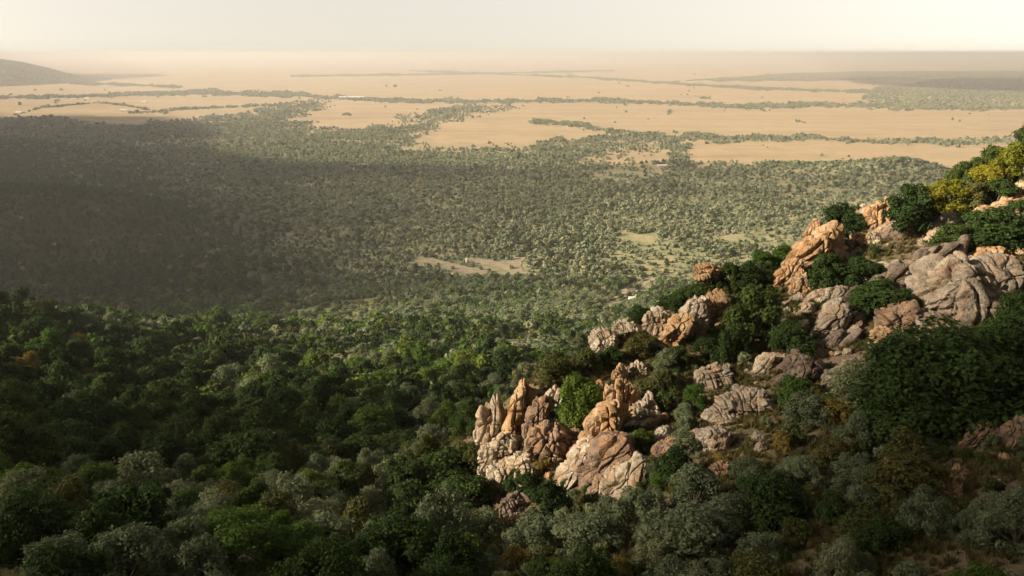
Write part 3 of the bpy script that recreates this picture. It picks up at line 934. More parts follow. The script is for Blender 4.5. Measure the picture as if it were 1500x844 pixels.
for i, (px, py, wp, lp, lean, mat, name, label, phrase) in enumerate(ROCKS):
    Y = float(gy[i])
    c = world_at(px, py, Y)
    s = math.hypot(c[0], c[1], c[2] - CAMZ) / F if False else float(np.linalg.norm(c - np.array([0, 0, CAMZ]))) / F
    w, h = wp * s, lp * s
    me = rock_mesh(name, 500 + i, w * 1.12, (w if lean > 50 else max(w, 0.6 * h)) * 1.1, h * 1.16, 6 if wp * lp > 1500 else 5, None, lean, 0.07 if mat == 'grey' else 0.095, 3.2 if lp > wp * 1.3 else 1.5)
    o = link(name, me, RM[mat], None, (c[0], c[1], c[2] - (0.3 * w if lean > 50 else 0)))
    tag(o, label, 'rock', 'boulders and slabs of the rocky ridge')
    LAND.append((px, py, max(wp, lp) * 0.5, phrase))
    ROCKPOS.append((px, py, wp, lp))

# small loose rocks among the big ones
sm_models = {m: [rock_mesh('rock', 700 + 3 * j + k, 1, 0.9, 0.8, 4, 0.5, 0, 0.09, 1.2) for k in range(3)] for j, m in enumerate(('pale', 'orange', 'grey', 'brown'))}
for m in sm_models:
    for me in sm_models[m]:
        me.materials.append(RM[m])
zones = [(700, 830, 590, 760, 34), (830, 960, 560, 730, 36), (960, 1130, 540, 680, 46), (870, 1090, 440, 520, 30), (1130, 1260, 370, 560, 64), (1240, 1400, 330, 550, 64), (1380, 1500, 330, 470, 20), (1360, 1500, 600, 760, 12)]
spots = []
for x0, x1, y0, y1, n in zones:
    for k in range(n):
        spots.append((rng.uniform(x0, x1), rng.uniform(y0, y1), rng.uniform(7, 22)))
sp = np.array(spots)
gx, gy, gz = ground_hit(sp[:, 0], sp[:, 1])
def relation(px, py, word):
    d = [(math.hypot(px - l[0], (py - l[1])) - l[2] * 0.6, l) for l in LAND]
    l = min(d, key=lambda q: q[0])[1]
    dx, dy = px - l[0], py - l[1]
    if abs(dx) > abs(dy) * 1.2:
        rel = 'left of' if dx < 0 else 'right of'
    else:
        rel = 'above' if dy < 0 else 'below'
    return '%s %s %s' % (word, rel, l[3])
RCOL = {'pale': 'small cream rock', 'orange': 'small orange rock', 'grey': 'small grey rock', 'brown': 'small brown rock'}
for i, (px, py, wp) in enumerate(spots):
    if gy[i] > 240:
        continue
    m = ('pale', 'orange', 'brown', 'pale')[i % 4] if px < 1000 else ('grey', 'orange', 'brown', 'grey', 'grey')[i % 5]
    s = math.sqrt(gx[i] ** 2 + gy[i] ** 2 + (gz[i] - CAMZ) ** 2) / F
    o = link('rock', sm_models[m][i % 3], None, None, (gx[i], gy[i], gz[i] + 0.1 * wp * s))
    o.scale = (wp * s, wp * s * rng.uniform(0.7, 1.1), wp * s * rng.uniform(0.6, 1.3))
    o.rotation_euler = (rng.normal(0, 0.3), R(25) + rng.normal(0, 0.35), rng.uniform(0, 6.28))
    tag(o, relation(px, py, RCOL[m]), 'rock', 'small loose rocks on the ridge')

sl_models = [rock_mesh('rock', 760 + k, 1.0, 0.5, 0.42, 5, 0.22, 0, 0.06, 1.0) for k in range(4)]
for k, me in enumerate(sl_models):
    me.materials.append(RM[('grey', 'dark', 'pale', 'brown')[k]])
slabs = [(rng.uniform(a, b), rng.uniform(c, d), rng.uniform(26, 62)) for a, b, c, d, n in ((1120, 1270, 430, 560, 22), (1240, 1430, 330, 520, 22), (960, 1120, 560, 680, 8), (860, 980, 600, 730, 7)) for k in range(n)]
sp = np.array(slabs)
gx, gy, gz = ground_hit(sp[:, 0], sp[:, 1])
for i, (px, py, lp) in enumerate(slabs):
    if gy[i] > 240:
        continue
    k = int(rng.integers(4))
    s = math.sqrt(gx[i] ** 2 + gy[i] ** 2 + (gz[i] - CAMZ) ** 2) / F
    o = link('rock', sl_models[k], None, None, (gx[i], gy[i], gz[i] + 0.03 * lp * s))
    o.scale = (lp * s, lp * s * rng.uniform(0.8, 1.3), lp * s * rng.uniform(0.6, 1.1))
    o.rotation_euler = (rng.normal(-0.15, 0.15), -R(34) + rng.normal(0, 0.15), rng.normal(0.2, 0.3))
    tag(o, relation(px, py, ('thin grey slab', 'thin purple brown slab', 'thin cream slab', 'thin brown slab')[k] + ' lying on the slope'), 'rock', 'thin slabs lying on the ridge slope')

# ------------------------------------------------------------------ trees and shrubs one can tell apart
SQ = [1.0, 1.0]
def plant(kind, var, x, y, z, w, hscale, name, label, catg, group, turn):
    cm, tm = MODELS[kind][var]
    root = link(name, None, None, None, (x, y, z))
    root.empty_display_size = 1
    root.rotation_euler = (0, 0, turn)
    root.scale = (w * SQ[0], w * SQ[1], w * hscale)
    SQ[0], SQ[1] = SQ[1] * 0.6 + 0.4 * random.uniform(0.75, 1.3), random.uniform(0.8, 1.2)
    link('crown', cm, None, root)
    link('trunk', tm, None, root)
    tag(root, label, catg, group)
    return root

TREES = [  # crown centre px, py, width px, height px, kind, label
    (846, 588, 66, 92, 'bright', 'bright green tree growing out of the middle of the outcrop'),
    (1016, 590, 38, 52, 'bright', 'small bright green tree standing alone left of the stony clearing'),
    (1382, 560, 210, 170, 'big', 'largest dark green tree with a broad crown on the right slope'),
    (1300, 575, 70, 80, 'dark', 'dark green tree joined to the left side of the largest dark tree'),
    (1476, 535, 90, 110, 'dark', 'dark green tree at the right edge behind the grey green tree'),
    (1432, 552, 86, 96, 'silver', 'grey green tree in front of the largest dark tree'),
    (1104, 470, 92, 108, 'dark', 'dense dark green tree rising in the gap below the middle crest'),
    (1156, 505, 74, 60, 'dark', 'dark green tree right of the dense dark tree in the gap'),
    (1072, 506, 50, 70, 'dark', 'dark green tree left of the dense dark tree in the gap'),
    (1238, 318, 66, 58, 'dark', 'dark green tree on the skyline left of the highest boulder'),
    (1332, 312, 66, 76, 'dark', 'dark green tree just right of the highest orange boulder'),
    (1390, 290, 66, 52, 'lime', 'yellow green sunlit tree on the upper skyline'),
    (1356, 296, 52, 52, 'lime', 'yellow green tree between the dark tree and the sunlit skyline tree'),
    (1442, 266, 60, 46, 'lime', 'yellow green sunlit tree higher up the crest'),
    (1484, 244, 64, 50, 'lime', 'yellow green tree at the right end of the crest'),
    (1420, 292, 50, 44, 'olive', 'olive shrub below the sunlit crest trees'),
    (1462, 290, 56, 40, 'dark', 'dark shrub under the trees at the right end of the crest'),
    (1210, 404, 52, 60, 'dark', 'dark shrub in the shade right of the large orange slab'),
    (1258, 398, 62, 60, 'dark', 'dark green tree below the two small tan blocks'),
    (1294, 446, 82, 50, 'dark', 'broad dark shrub left of the huge grey boulder'),
    (1450, 354, 84, 40, 'dark', 'broad dark shrub above the huge grey boulder'),
    (1396, 360, 60, 40, 'dark', 'dark shrub above the tan flat slab'),
    (1482, 462, 60, 60, 'dark', 'dark shrub right of the foot of the huge grey boulder'),
    (1152, 366, 50, 44, 'bright', 'green bush on the skyline left of the large orange slab'),
    (1118, 386, 52, 46, 'bright', 'green bush second along the skyline from the large orange slab'),
    (1090, 406, 52, 50, 'dark', 'dark green bush right of the perched skyline boulder'),
    (1064, 412, 34, 46, 'dark', 'dark green bush touching the perched skyline boulder'),
    (1018, 434, 54, 44, 'dark', 'dark bush on the crest below the perched skyline boulder'),
    (984, 448, 46, 34, 'dark', 'dark bush on the crest behind the upright cream slab'),
    (940, 464, 46, 34, 'dark', 'dark bush on the crest left of the upright cream slab'),
    (936, 510, 48, 36, 'olive', 'olive bush below the cream crest boulder'),
    (992, 522, 48, 46, 'dark', 'dark tree below the long rusty slab'),
    (1034, 510, 40, 36, 'dark', 'dark bush right of the dark tree below the long rusty slab'),
    (812, 546, 60, 44, 'olive', 'olive brown bush on the left shoulder above the outcrop'),
    (858, 528, 54, 46, 'olive', 'olive bush on top of the outcrop right of the shoulder bush'),
    (896, 524, 44, 40, 'dark', 'dark bush on top of the outcrop under the pale crest boulder'),
    (970, 562, 60, 44, 'olive', 'low olive bush on the grassy outcrop top'),
    (940, 646, 42, 46, 'bright', 'green bush in the hollow right of the outcrop face'),
    (925, 640, 30, 40, 'dark', 'dark bush beside the green bush in the hollow'),
    (1160, 572, 58, 42, 'bright', 'bright green bush below the purple brown boulder'),
    (1184, 604, 70, 54, 'silver', 'silver shrub under the bright green bush'),
    (1220, 606, 44, 44, 'ochre', 'ochre yellow shrub among the silver shrubs'),
    (1262, 572, 90, 58, 'silver', 'silver shrub above the ochre yellow shrub'),
    (1146, 646, 30, 36, 'ochre', 'dull yellow shrub on the grassy slope below the clearing'),
    (1232, 664, 26, 32, 'ochre', 'tan dry shrub below the ochre yellow shrub'),
    (1055, 678, 26, 26, 'ochre', 'straw coloured shrub above the dark brown boulder'),
    (1304, 690, 34, 40, 'ochre', 'olive yellow shrub in the shaded foreground thicket'),
    (790, 680, 34, 40, 'ochre', 'yellow leaved shrub on the outcrop face left of the great slab'),
    (770, 706, 60, 56, 'dark', 'dark tree at the foot of the outcrop left of the great slab'),
    (820, 606, 30, 40, 'dark', 'dark bush in the cleft left of the bright green tree'),
    (745, 634, 22, 30, 'dark', 'small dark bush in the cleft of the outcrop tip'),
    (972, 700, 40, 40, 'bright', 'light green bush below the narrow brown slab'),
    (1000, 735, 26, 30, 'ochre', 'yellow bush below the light green bush'),
    (346, 800, 130, 110, 'grand', 'yellow green tree with a broad crown at the bottom left'),
    (436, 806, 100, 96, 'grand', 'green tree right of the yellow green tree at the bottom'),
    (650, 690, 84, 66, 'dark', 'dark spreading tree left of the outcrop foot'),
    (600, 745, 90, 60, 'dark', 'dark tree under the spreading tree by the outcrop foot'),
    (860, 780, 92, 82, 'silver', 'round silver shrub below the great leaning slab'),
    (780, 790, 80, 64, 'silver', 'silver shrub left of the round silver shrub'),
    (1010, 792, 120, 80, 'silver', 'wide silver shrub at the bottom right of the middle'),
    (1120, 736, 110, 84, 'dark', 'dark green rounded tree in the foreground thicket'),
    (1066, 760, 80, 60, 'silver', 'silver shrub left of the dark rounded tree'),
    (660, 818, 26, 30, 'ochre', 'small ochre shrub at the bottom middle'),
    (570, 655, 60, 46, 'dark', 'dark green tree up the valley side from the spreading tree'),
    (402, 532, 46, 34, 'dark', 'nearly black round tree standing out on the valley side'),
    (660, 540, 52, 40, 'bright', 'brightest green tree of the valley grove'),
    (690, 528, 44, 36, 'bright', 'bright green tree at the right of the valley grove'),
    (626, 556, 54, 40, 'bright', 'bright green tree at the lower left of the valley grove'),
    (716, 552, 40, 32, 'dark', 'dark green tree at the right edge of the valley grove'),
    (640, 520, 46, 34, 'dark', 'dark green tree behind the valley grove'),
    (596, 540, 46, 34, 'dark', 'dark green tree at the left of the valley grove'),
    (560, 560, 46, 34, 'bright', 'green tree leading up to the valley grove'),
    (690, 575, 40, 34, 'bright', 'green tree below the valley grove'),
]
tp = np.array([(q[0], q[1] + 0.30 * q[3]) for q in TREES], float)
gx, gy, gz = ridge_hit(tp[:, 0], tp[:, 1])
TAKEN = []
for i, (px, py, wp, hp, kind, label) in enumerate(TREES):
    s = math.sqrt(gx[i] ** 2 + gy[i] ** 2 + (gz[i] - CAMZ) ** 2) / F
    w = wp * s * 1.06
    hh = max(0.62 * wp, (hp - 0.35 * wp) / 0.9) * s * 1.06
    hs = hh / (KINDS[kind][1] * w)
    words_ = label.split()
    nouns = [k for k in words_ if k in ('tree', 'bush', 'shrub')]
    tree, shrub = nouns[0] == 'tree', nouns[0]
    o = plant(kind, i % 5, gx[i], gy[i], gz[i] - 0.06 * hh, w, max(0.6, min(hs, 1.6)), 'tree' if tree else shrub, label, 'tree' if tree else shrub, 'trees of the ridge and valley' if tree else 'shrubs of the ridge', rng.uniform(0, 6.28))
    TAKEN.append((px, py, wp * 0.5))
    LAND.append((px, py, wp * 0.4, 'the ' + ' '.join(label.split()[:label.split().index([k for k in label.split() if k in ('tree', 'bush', 'shrub')][0]) + 1])))
TAKEN = np.array(TAKEN)

# candidates over the near slopes and the valley
def candidates(r0, r1, spacing, seed, half=36):
    rg = np.random.default_rng(seed)
    n = int(2 * R(half) * 0.5 * (r1 * r1 - r0 * r0) / spacing ** 2)
    a = rg.uniform(-R(half), R(half), n)
    r = np.sqrt(rg.uniform(r0 * r0, r1 * r1, n))
    return r * np.sin(a), r * np.cos(a), rg
def thin(x, y, size, k):
    """drop plants that stand inside larger neighbours"""
    cell = {}
    keep = np.zeros(len(x), bool)
    order = np.argsort(-size)
    for i in order:
        cx, cyy = int(x[i] // 8), int(y[i] // 8)
        ok = True
        for dx in (-1, 0, 1):
            for dy in (-1, 0, 1):
                for j in cell.get((cx + dx, cyy + dy), ()):
                    if (x[i] - x[j]) ** 2 + (y[i] - y[j]) ** 2 < (k * (size[i] + size[j])) ** 2:
                        ok = False
                        break
                if not ok:
                    break
            if not ok:
                break
        if ok:
            keep[i] = True
            cell.setdefault((cx, cyy), []).append(i)
    return keep

ROCKPOS = np.array(ROCKPOS)
CLEAR = [[(1000, 575), (1140, 560), (1150, 600), (1090, 625), (1075, 690), (1030, 690), (1020, 620)], [(1080, 600), (1200, 640), (1180, 700), (1080, 690)]]   # stony clearing and grass
BARE = [[(1130, 440), (1420, 290), (1500, 320), (1500, 480), (1250, 560), (1150, 560)], [(700, 570), (880, 520), (960, 570), (990, 700), (830, 745), (695, 750)], [(860, 480), (1080, 430), (1090, 520), (870, 530)], [(1340, 640), (1500, 560), (1500, 800), (1360, 780)]]
x, y, rg = candidates(42, 1080, 2.2, 51)
x, y = x[:], y[:]
r = np.hypot(x, y)
z = height(x, y)
px, py = project(x, y, z)
in_f = (px > -130) & (px < 1630) & (py > 120) & (py < 1010)
x, y, z, r, px, py = (q[in_f] for q in (x, y, z, r, px, py))
patch = fbm2(x, y, 60, 3, 91)
patch2 = fbm2(x, y, 26, 2, 92)
u = rg.random(len(x))
grove = np.exp(-(((px - 650) / 90) ** 2 + ((py - 548) / 32) ** 2)) * (r > 200)
leftdark = wood_and_shade(x, y) * (r > 130)  # darker species stand in for shade on the left
sil = 0.46 + 0.30 * sstep(450, 850, r) + 0.55 * patch - 0.5 * grove - 0.33 * leftdark - 0.15 * leftdark * sstep(450, 850, r)
kid = np.where(u < sil, 0, np.where(u < sil + 0.10 + 0.5 * grove, 5, np.where(u < sil + 0.24 + 0.3 * grove, 4, 3)))
kid = np.where((kid == 0) & (rg.random(len(x)) < 0.5), np.where(rg.random(len(x)) < 0.4, 2, 1), kid)
kid = np.where((kid == 3) & (rg.random(len(x)) < 0.5), 6, kid)
size = rg.gamma(9, 1 / 9.0, len(x)) * np.where(r < 260, 3.3, np.where(r < 500, 3.7, 4.6))
size *= np.where(kid == 3, 1.3, np.where(kid == 5, 1.15, 1.0)) * (1 + 0.5 * grove + 0.25 * leftdark)
on_ridge = (r < 175) & (px > 690)
kid = np.where(on_ridge & (kid == 5) & (rg.random(len(x)) < 0.75), 4, kid)
size = np.where(on_ridge, size * 0.72, size)
ok = np.ones(len(x), bool)
for poly in CLEAR:
    ok &= ~(inpoly(px, py, poly) & (r < 200) & (rg.random(len(x)) < 0.93))
for poly in BARE:
    ok &= ~(inpoly(px, py, poly) & (r < 200) & (rg.random(len(x)) < (0.95 if poly[0][0] != 700 else 0.8)))
for qx, qy, qw, ql in ROCKPOS:
    ok &= ~((r < 210) & (np.abs(px - qx) < qw * 0.55 + 6) & (np.abs(py - qy - 8) < ql * 0.5 + 6))
for qx, qy, qw in TAKEN:
    ok &= ~((np.hypot(px - qx, (py - qy - qw * 0.5)) < qw * 0.8) & ((qy > 500) | (r < 200)))
# open ground in the valley bottom
VGLADES = [[(372, 470), (420, 457), (470, 446), (530, 437), (584, 431), (590, 440), (520, 456), (430, 468)], [(720, 500), (760, 486), (800, 484), (780, 498), (730, 506)], [(880, 470), (895, 430), (950, 402), (960, 410), (915, 440), (905, 470)]]
wob = 8 * patch2
for poly in VGLADES:
    ok &= ~((r > 330) & (inpoly(px + 0.5 * wob, py + wob * 0.3, poly) | inpoly(px + 0.5 * wob, py - 5, poly) | inpoly(px, py - 9, poly) | inpoly(px, py - 13, poly) | inpoly(px + 10, py - 4, poly) | inpoly(px - 10, py - 4, poly)) & (rg.random(len(x)) < 0.96))
ok &= ~((patch + 0.5 * patch2 > 0.42) & (r > 120) & (rg.random(len(x)) < 0.6))
x, y, z, r, px, py, kid, size = (q[ok] for q in (x, y, z, r, px, py, kid, size))
kp = thin(x, y, size, 0.40)
x, y, z, r, px, py, kid, size = (q[kp] for q in (x, y, z, r, px, py, kid, size))

# what stands nearest becomes trees and shrubs of their own, the rest is scrub
inside = (px > -60) & (px < 1560) & (py < 1010)
app = size / np.sqrt(r * r + (CAMZ - z) ** 2) * F
order = np.argsort(-np.where(inside, app, 0))
KN = {0: 'silver', 1: 'silver', 2: 'silver', 3: 'dark', 4: 'olive', 5: 'bright', 6: 'dark'}
WORD = {'silver': 'silver grey shrub', 'dark': 'dark green tree', 'olive': 'olive green shrub', 'bright': 'fresh green tree'}
nsh, ntr = 0, 0
single = np.zeros(len(x), bool)
rg2 = np.random.default_rng(5)
for i in order:
    kd = KN[int(kid[i])]
    is_tree = kd in ('dark', 'bright')
    if (is_tree and ntr >= 220) or (not is_tree and nsh >= 290) or app[i] < 14:
        continue
    if kd == 'olive' and app[i] < 42 and rg2.random() < 0.14:
        kd2 = 'ochre'
    else:
        kd2 = kd
    if kd == 'bright' and px[i] < 300 and app[i] > 60:
        kd, kd2 = 'dark', 'dark'
    if app[i] > 85 and kd2 in ('dark', 'bright'):
        kd2 = {'dark': 'big', 'bright': 'grand'}[kd2]
    single[i] = True
    ntr += is_tree
    nsh += not is_tree
    where = 'in the shaded foreground' if py[i] > 740 else ('on the dark left slope' if px[i] < 350 else ('in the valley thicket' if r[i] > 130 else 'on the ridge'))
    word = 'yellowish shrub' if kd2 == 'ochre' else WORD[kd]
    lab = relation(px[i], py[i] - app[i] * 0.3, word)
    if 'shrub' in word and len(lab.split()) + 4 <= 16 and where:
        lab = lab + ' ' + where
    elif len(lab.split()) + 4 <= 16:
        lab = lab + ' ' + where
    plant(kd2, int(rg2.integers(5)), x[i], y[i], z[i] - 0.05 * size[i], size[i] * 1.15, rg2.uniform(0.85, 1.2), 'tree' if is_tree else 'shrub', lab, 'tree' if is_tree else 'shrub',
          ('trees of the ridge and valley' if is_tree else 'shrubs of the slopes'), rg2.uniform(0, 6.28))
rest = ~single
near_rest = rest & (r < 170)
scatter('thicket', np.stack([x, y, z - 0.06 * size], 1)[near_rest], size[near_rest] * 1.2, kid[near_rest], LOW, 'grey green and dark bushes filling the near slope', 'scrub')
near_rest = rest & (r >= 170)
scatter('valley_scrub', np.stack([x, y, z - 0.06 * size], 1)[near_rest], size[near_rest] * 1.2, kid[near_rest], MID,
        'dense grey green and dark bushes covering the valley sides', 'scrub')

# undergrowth and grass on the near slopes
x, y, rg = candidates(42, 190, 0.62, 61)
z = height(x, y)
px, py = project(x, y, z)
ok = (px > -60) & (px < 1560) & (py < 900) & (py > 180) & (px > 600)
g = fbm2(x, y, 9, 3, 95)
ok &= (g > -0.25) | (rg.random(len(x)) < 0.3)
for qx, qy, qw, ql in ROCKPOS:
    ok &= ~((np.abs(px - qx) < qw * 0.42) & (np.abs(py - qy) < ql * 0.42))
x, y, z = x[ok], y[ok], z[ok]
scatter('slope_grass', np.stack([x, y, z - 0.05], 1), rg.uniform(0.4, 1.0, len(x)), rg.integers(0, 3, len(x)), TUFT, 'tufts of dry olive grass on the rocky slope', 'grass')
x, y, rg = candidates(42, 260, 1.7, 62)
z = height(x, y)
px, py = project(x, y, z)
ok = (px > -60) & (px < 1560) & (py < 900) & (fbm2(x, y, 14, 3, 96) > 0.02)
for poly in CLEAR[:1]:
    ok &= ~inpoly(px, py, poly)
for qx, qy, qw, ql in ROCKPOS:
    ok &= ~((np.abs(px - qx) < qw * 0.36) & (np.abs(py - qy) < ql * 0.38))
x, y, z = x[ok], y[ok], z[ok]
scatter('undergrowth', np.stack([x, y, z - 0.05], 1), rg.uniform(0.7, 1.9, len(x)), rg.choice([0, 1, 2, 3, 4, 5, 6], len(x), p=[.16, .16, .18, .14, .18, .1, .08]), LOW, 'low leafy undergrowth between the shrubs and rocks', 'undergrowth')

# the scrub of the plain
def plain_scrub(name, r0, r1, spacing, smin, smax, label, seed, coll=FARS, full=1.0):
    x, y, rg = candidates(r0, r1, spacing, seed, 37)
    px, py = project(x, y, np.zeros_like(x))
    d = scrub_density(px, py)
    n1, n2 = fbm2(x, y, 260, 3, 81), fbm2(x, y, 70, 3, 82)
    d = d * np.clip(full - 0.95 * np.clip(n1 + 0.8 * n2 - 0.1, 0, 1.0) * 1.3, 0.06, 1)
    zb_ = height(x, y)
    d = np.where(zb_ > 7, np.maximum(d, 0.95), d)
    d = np.where((px < 430) & (py > 215), np.maximum(d, 0.9), d)
    d = np.where(d < 0.09, 0, d)
    for poly in VGLADES + SITE:
        d = np.where(in_front(px, py, poly, 4 * n2, 2 * n2), 0.04, d)
    open_r = sstep(900, 1150, px) * sstep(400, 300, py) * (r1 < 4000)          # the scrub thins out to the right
    d = d * (1 - 0.35 * open_r * (zb_ < 9))
    ok = rg.random(len(x)) < d
    x, y = x[ok], y[ok]
    size = smin + (smax * 1.35 - smin) * rg.beta(1.6, 3.6, len(x))
    size *= 1 + 0.9 * np.clip(fbm2(x, y, 120, 3, 83), -0.25, 0.5)
    if r1 < 4000:
        kp = thin(x, y, size, 0.36)
        x, y, size = x[kp], y[kp], size[kp]
    z = height(x, y)
    idx = rg.choice([0, 1, 2, 3, 4], len(x), p=[.34, .30, .14, .10, .12])
    idx = np.where((rg.random(len(x)) < 0.98 * wood_and_shade(x, y)) & (r1 < 4000), 3, idx)  # dark bushes fill the left hills and the shade painted there
    scatter(name, np.stack([x, y, z - 0.04 * size], 1), size, idx, coll, label, 'scrub')
SITE = [[(590, 380), (632, 378), (650, 383), (682, 390), (720, 400), (702, 405), (662, 397), (640, 389)], [(680, 376), (702, 378), (735, 385), (752, 378), (770, 377), (766, 386), (764, 402), (748, 399), (728, 393), (700, 386)],
        [(658, 409), (690, 412), (742, 406), (712, 415), (680, 419), (668, 417)], [(918, 434), (945, 428), (960, 436), (955, 445), (922, 447)],
        [(916, 436), (924, 418), (950, 402), (958, 404), (934, 421), (922, 440)], [(884, 430), (893, 428), (902, 446), (896, 474), (884, 472), (892, 448)], [(700, 404), (770, 398), (840, 412), (836, 416), (768, 403)]]
def in_front(px, py, poly, wx, wy):
    return inpoly(px + wx, py + wy, poly) | inpoly(px + wx, py - 4 + wy, poly) | inpoly(px + wx, py - 8 + wy, poly)
def drape(name, poly, mat, seed, lift=0.55, step=1.2):
    xs = np.arange(min(p[0] for p in poly) - 3, max(p[0] for p in poly) + 3, step)
    ys = np.arange(min(p[1] for p in poly) - 3, max(p[1] for p in poly) + 3, step * 0.6)
    X, Y = np.meshgrid(xs, ys)
    d = ray(X.ravel(), Y.ravel())
    t_ = CAMZ / -d[:, 2]
    for k in range(9):
        t_ = 0.3 * t_ + 0.7 * (CAMZ - height(d[:, 0] * t_, d[:, 1] * t_)) / -d[:, 2]
    x, y = d[:, 0] * t_, d[:, 1] * t_
    V = np.stack([x, y, height(x, y) + lift], 1)
    nx, ny = len(xs), len(ys)
    i, j = np.meshgrid(np.arange(ny - 1), np.arange(nx - 1), indexing='ij')
    v0 = (i * nx + j).ravel()
    f = np.stack([v0, v0 + 1, v0 + nx + 1, v0 + nx], 1)
    c = np.stack([X.ravel(), Y.ravel()], 1)[f].mean(1)
    w = fbm(np.stack([c[:, 0] / 9, c[:, 1] / 5, np.full(len(c), seed)], 1), 3, seed)
    k = inpoly(c[:, 0] + 4 * w, c[:, 1] + 1.6 * w, poly)
    if k.any():
        tag(link(name, mesh_np(name, V, f[k][:, ::-1], True), mat), None, None, None, 'structure')
t = NT('bare_dirt')
tcg = t.n('ShaderNodeTexCoord').outputs['Object']
M_DIRT = t.done(t.bsdf(t.ramp(t.noise(0.08, 5, 0.6, tcg), [(0.3, (0.22, 0.185, 0.115)), (0.6, (0.35, 0.295, 0.20))]), 0.95, 0.1))
t = NT('short_grass')
tcg = t.n('ShaderNodeTexCoord').outputs['Object']
M_LAWN = t.done(t.bsdf(t.ramp(t.noise(0.06, 5, 0.6, tcg), [(0.3, (0.14, 0.165, 0.055)), (0.6, (0.23, 0.225, 0.085))]), 0.95, 0.1))
t = NT('grey_gravel')
tcg = t.n('ShaderNodeTexCoord').outputs['Object']
M_GRAVEL = t.done(t.bsdf(t.ramp(t.noise(0.2, 5, 0.6, tcg), [(0.3, (0.30, 0.28, 0.26)), (0.6, (0.42, 0.40, 0.37))]), 0.95, 0.1))
for k_, p_ in enumerate(SITE):
    drape('clearing' if k_ < 4 else 'path', p_, M_GRAVEL if k_ == 2 else M_DIRT, 201 + k_)
for k_, p_ in enumerate(VGLADES):
    drape('glade', p_, M_LAWN if k_ < 2 else M_DIRT, 221 + k_)

# ------------------------------------------------------------------ the few small buildings far below
t = NT('white_sheet_roof')
M_ROOF = t.done(t.bsdf((0.72, 0.71, 0.68), 0.55, 0.3))
t = NT('plaster')
M_PLASTER = t.done(t.bsdf((0.50, 0.44, 0.35), 0.9, 0.1))
t = NT('dark_opening')
M_OPEN = t.done(t.bsdf((0.03, 0.028, 0.025), 0.9, 0.1))
t = NT('tent_canvas')
M_TENT = t.done(t.bsdf((0.62, 0.60, 0.54), 0.8, 0.1))
def box(x0, x1, y0, y1, z0, z1):
    v = np.array([(a, b, c) for c in (z0, z1) for b in (y0, y1) for a in (x0, x1)], float)
    return v, np.array([(0, 2, 3, 1), (4, 5, 7, 6), (0, 1, 5, 4), (2, 6, 7, 3), (0, 4, 6, 2), (1, 3, 7, 5)])
def gable(w, d, z0, h, ov):
    a, b = w / 2 + ov, d / 2 + ov
    th = 0.25
    v, f = [], []
    prof = [(-b, z0), (0, z0 + h), (b, z0), (b, z0 + th), (0, z0 + h + th), (-b, z0 + th)]
    for x_ in (-a, a):
        v += [(x_, q[0], q[1]) for q in prof]
    f = [(0, 1, 7, 6), (1, 2, 8, 7), (2, 3, 9, 8), (3, 4, 10, 9), (4, 5, 11, 10), (5, 0, 6, 11), (0, 5, 4, 1), (1, 4, 3, 2), (6, 7, 10, 11), (7, 8, 9, 10)]
    return np.array(v), np.array(f)
def at_pixel(px, py):
    d = ray(px, py)
    t_ = CAMZ / -d[2]
    for k in range(12):
        t_ = 0.3 * t_ + 0.7 * float((CAMZ - height(d[0] * t_, d[1] * t_)[0]) / -d[2])
    return d[0] * t_, d[1] * t_, float(height(d[0] * t_, d[1] * t_)[0])
def house(px, py, w, d, h, rh, turn, label, name='house', wall=M_PLASTER, roof=M_ROOF, group=None):
    x, y, z = at_pixel(px, py)
    r_ = link(name, None, None, None, (x, y, z))
    r_.rotation_euler = (0, 0, R(turn))
    link('wall', mesh_np('wall', *box(-w / 2, w / 2, -d / 2, d / 2, -1.0, h)), wall, r_)
    link('roof', mesh_np('roof', *gable(w, d, h + 0.004, rh, 0.6)), roof, r_)
    link('door', mesh_np('door', *box(-0.6, 0.6, -d / 2 - 0.06, -d / 2 - 0.004, -0.9, min(2.1, h - 0.3))), M_OPEN, r_)
    tag(r_, label, 'tent' if name == 'tent' else 'house', group)
for q in [(926, 439, 8, 5, 2.2, 1.8, 12, 'pale safari tent at the left of the camp cluster'), (936, 437, 9, 5, 2.4, 2.0, -8, 'pale safari tent in the middle of the camp cluster'),
          (945, 438, 8, 5, 2.2, 1.8, 20, 'pale safari tent at the right of the camp cluster'), (932, 443, 9, 5, 2.2, 1.8, -4, 'pale safari tent in front of the camp cluster'),
          (940, 442, 7, 5, 2.2, 1.7, 30, 'small pale safari tent at the near right of the camp cluster')]:
    house(*q, name='tent', wall=M_TENT, roof=M_TENT, group='tents of the camp')
house(661, 405, 6, 5, 2.6, 1.2, 10, 'tiny white roofed hut left of the grey gravel patch')
house(970, 244, 26, 12, 3.5, 2.0, 5, 'white roofed building at the edge of the open plain')
house(515, 144, 170, 40, 8, 4.0, 3, 'long white roofed shed far out beside the tree line')
for q in [(108, 146, 40, 24, 5, 3, 10, 'pale house left of the far homesteads on the left plain'), (128, 145, 30, 20, 5, 3, -6, 'pale house second from left on the far left plain'),
          (182, 163, 34, 20, 5, 3, 15, 'pale house nearest to the scrub edge on the left plain'), (212, 150, 30, 20, 5, 3, 0, 'pale house at the right end of the far homesteads'),
          (28, 166, 30, 20, 5, 3, 0, 'pale house at the far left edge by the dark track')]:
    house(*q, group='houses far out on the left plain')
x_, y_, z_ = at_pixel(684, 388)
tw = link('water_tower', None, None, None, (x_, y_, z_))
link('tank', mesh_np('tank', *tube((0, 0, 5.2), (0, 0, 9.0), 2.3, 2.2, 14)), M_PLASTER, tw)
link('base', mesh_np('base', *tube((0, 0, -1), (0, 0, 5.2), 1.9, 1.7, 10)), M_PLASTER, tw)
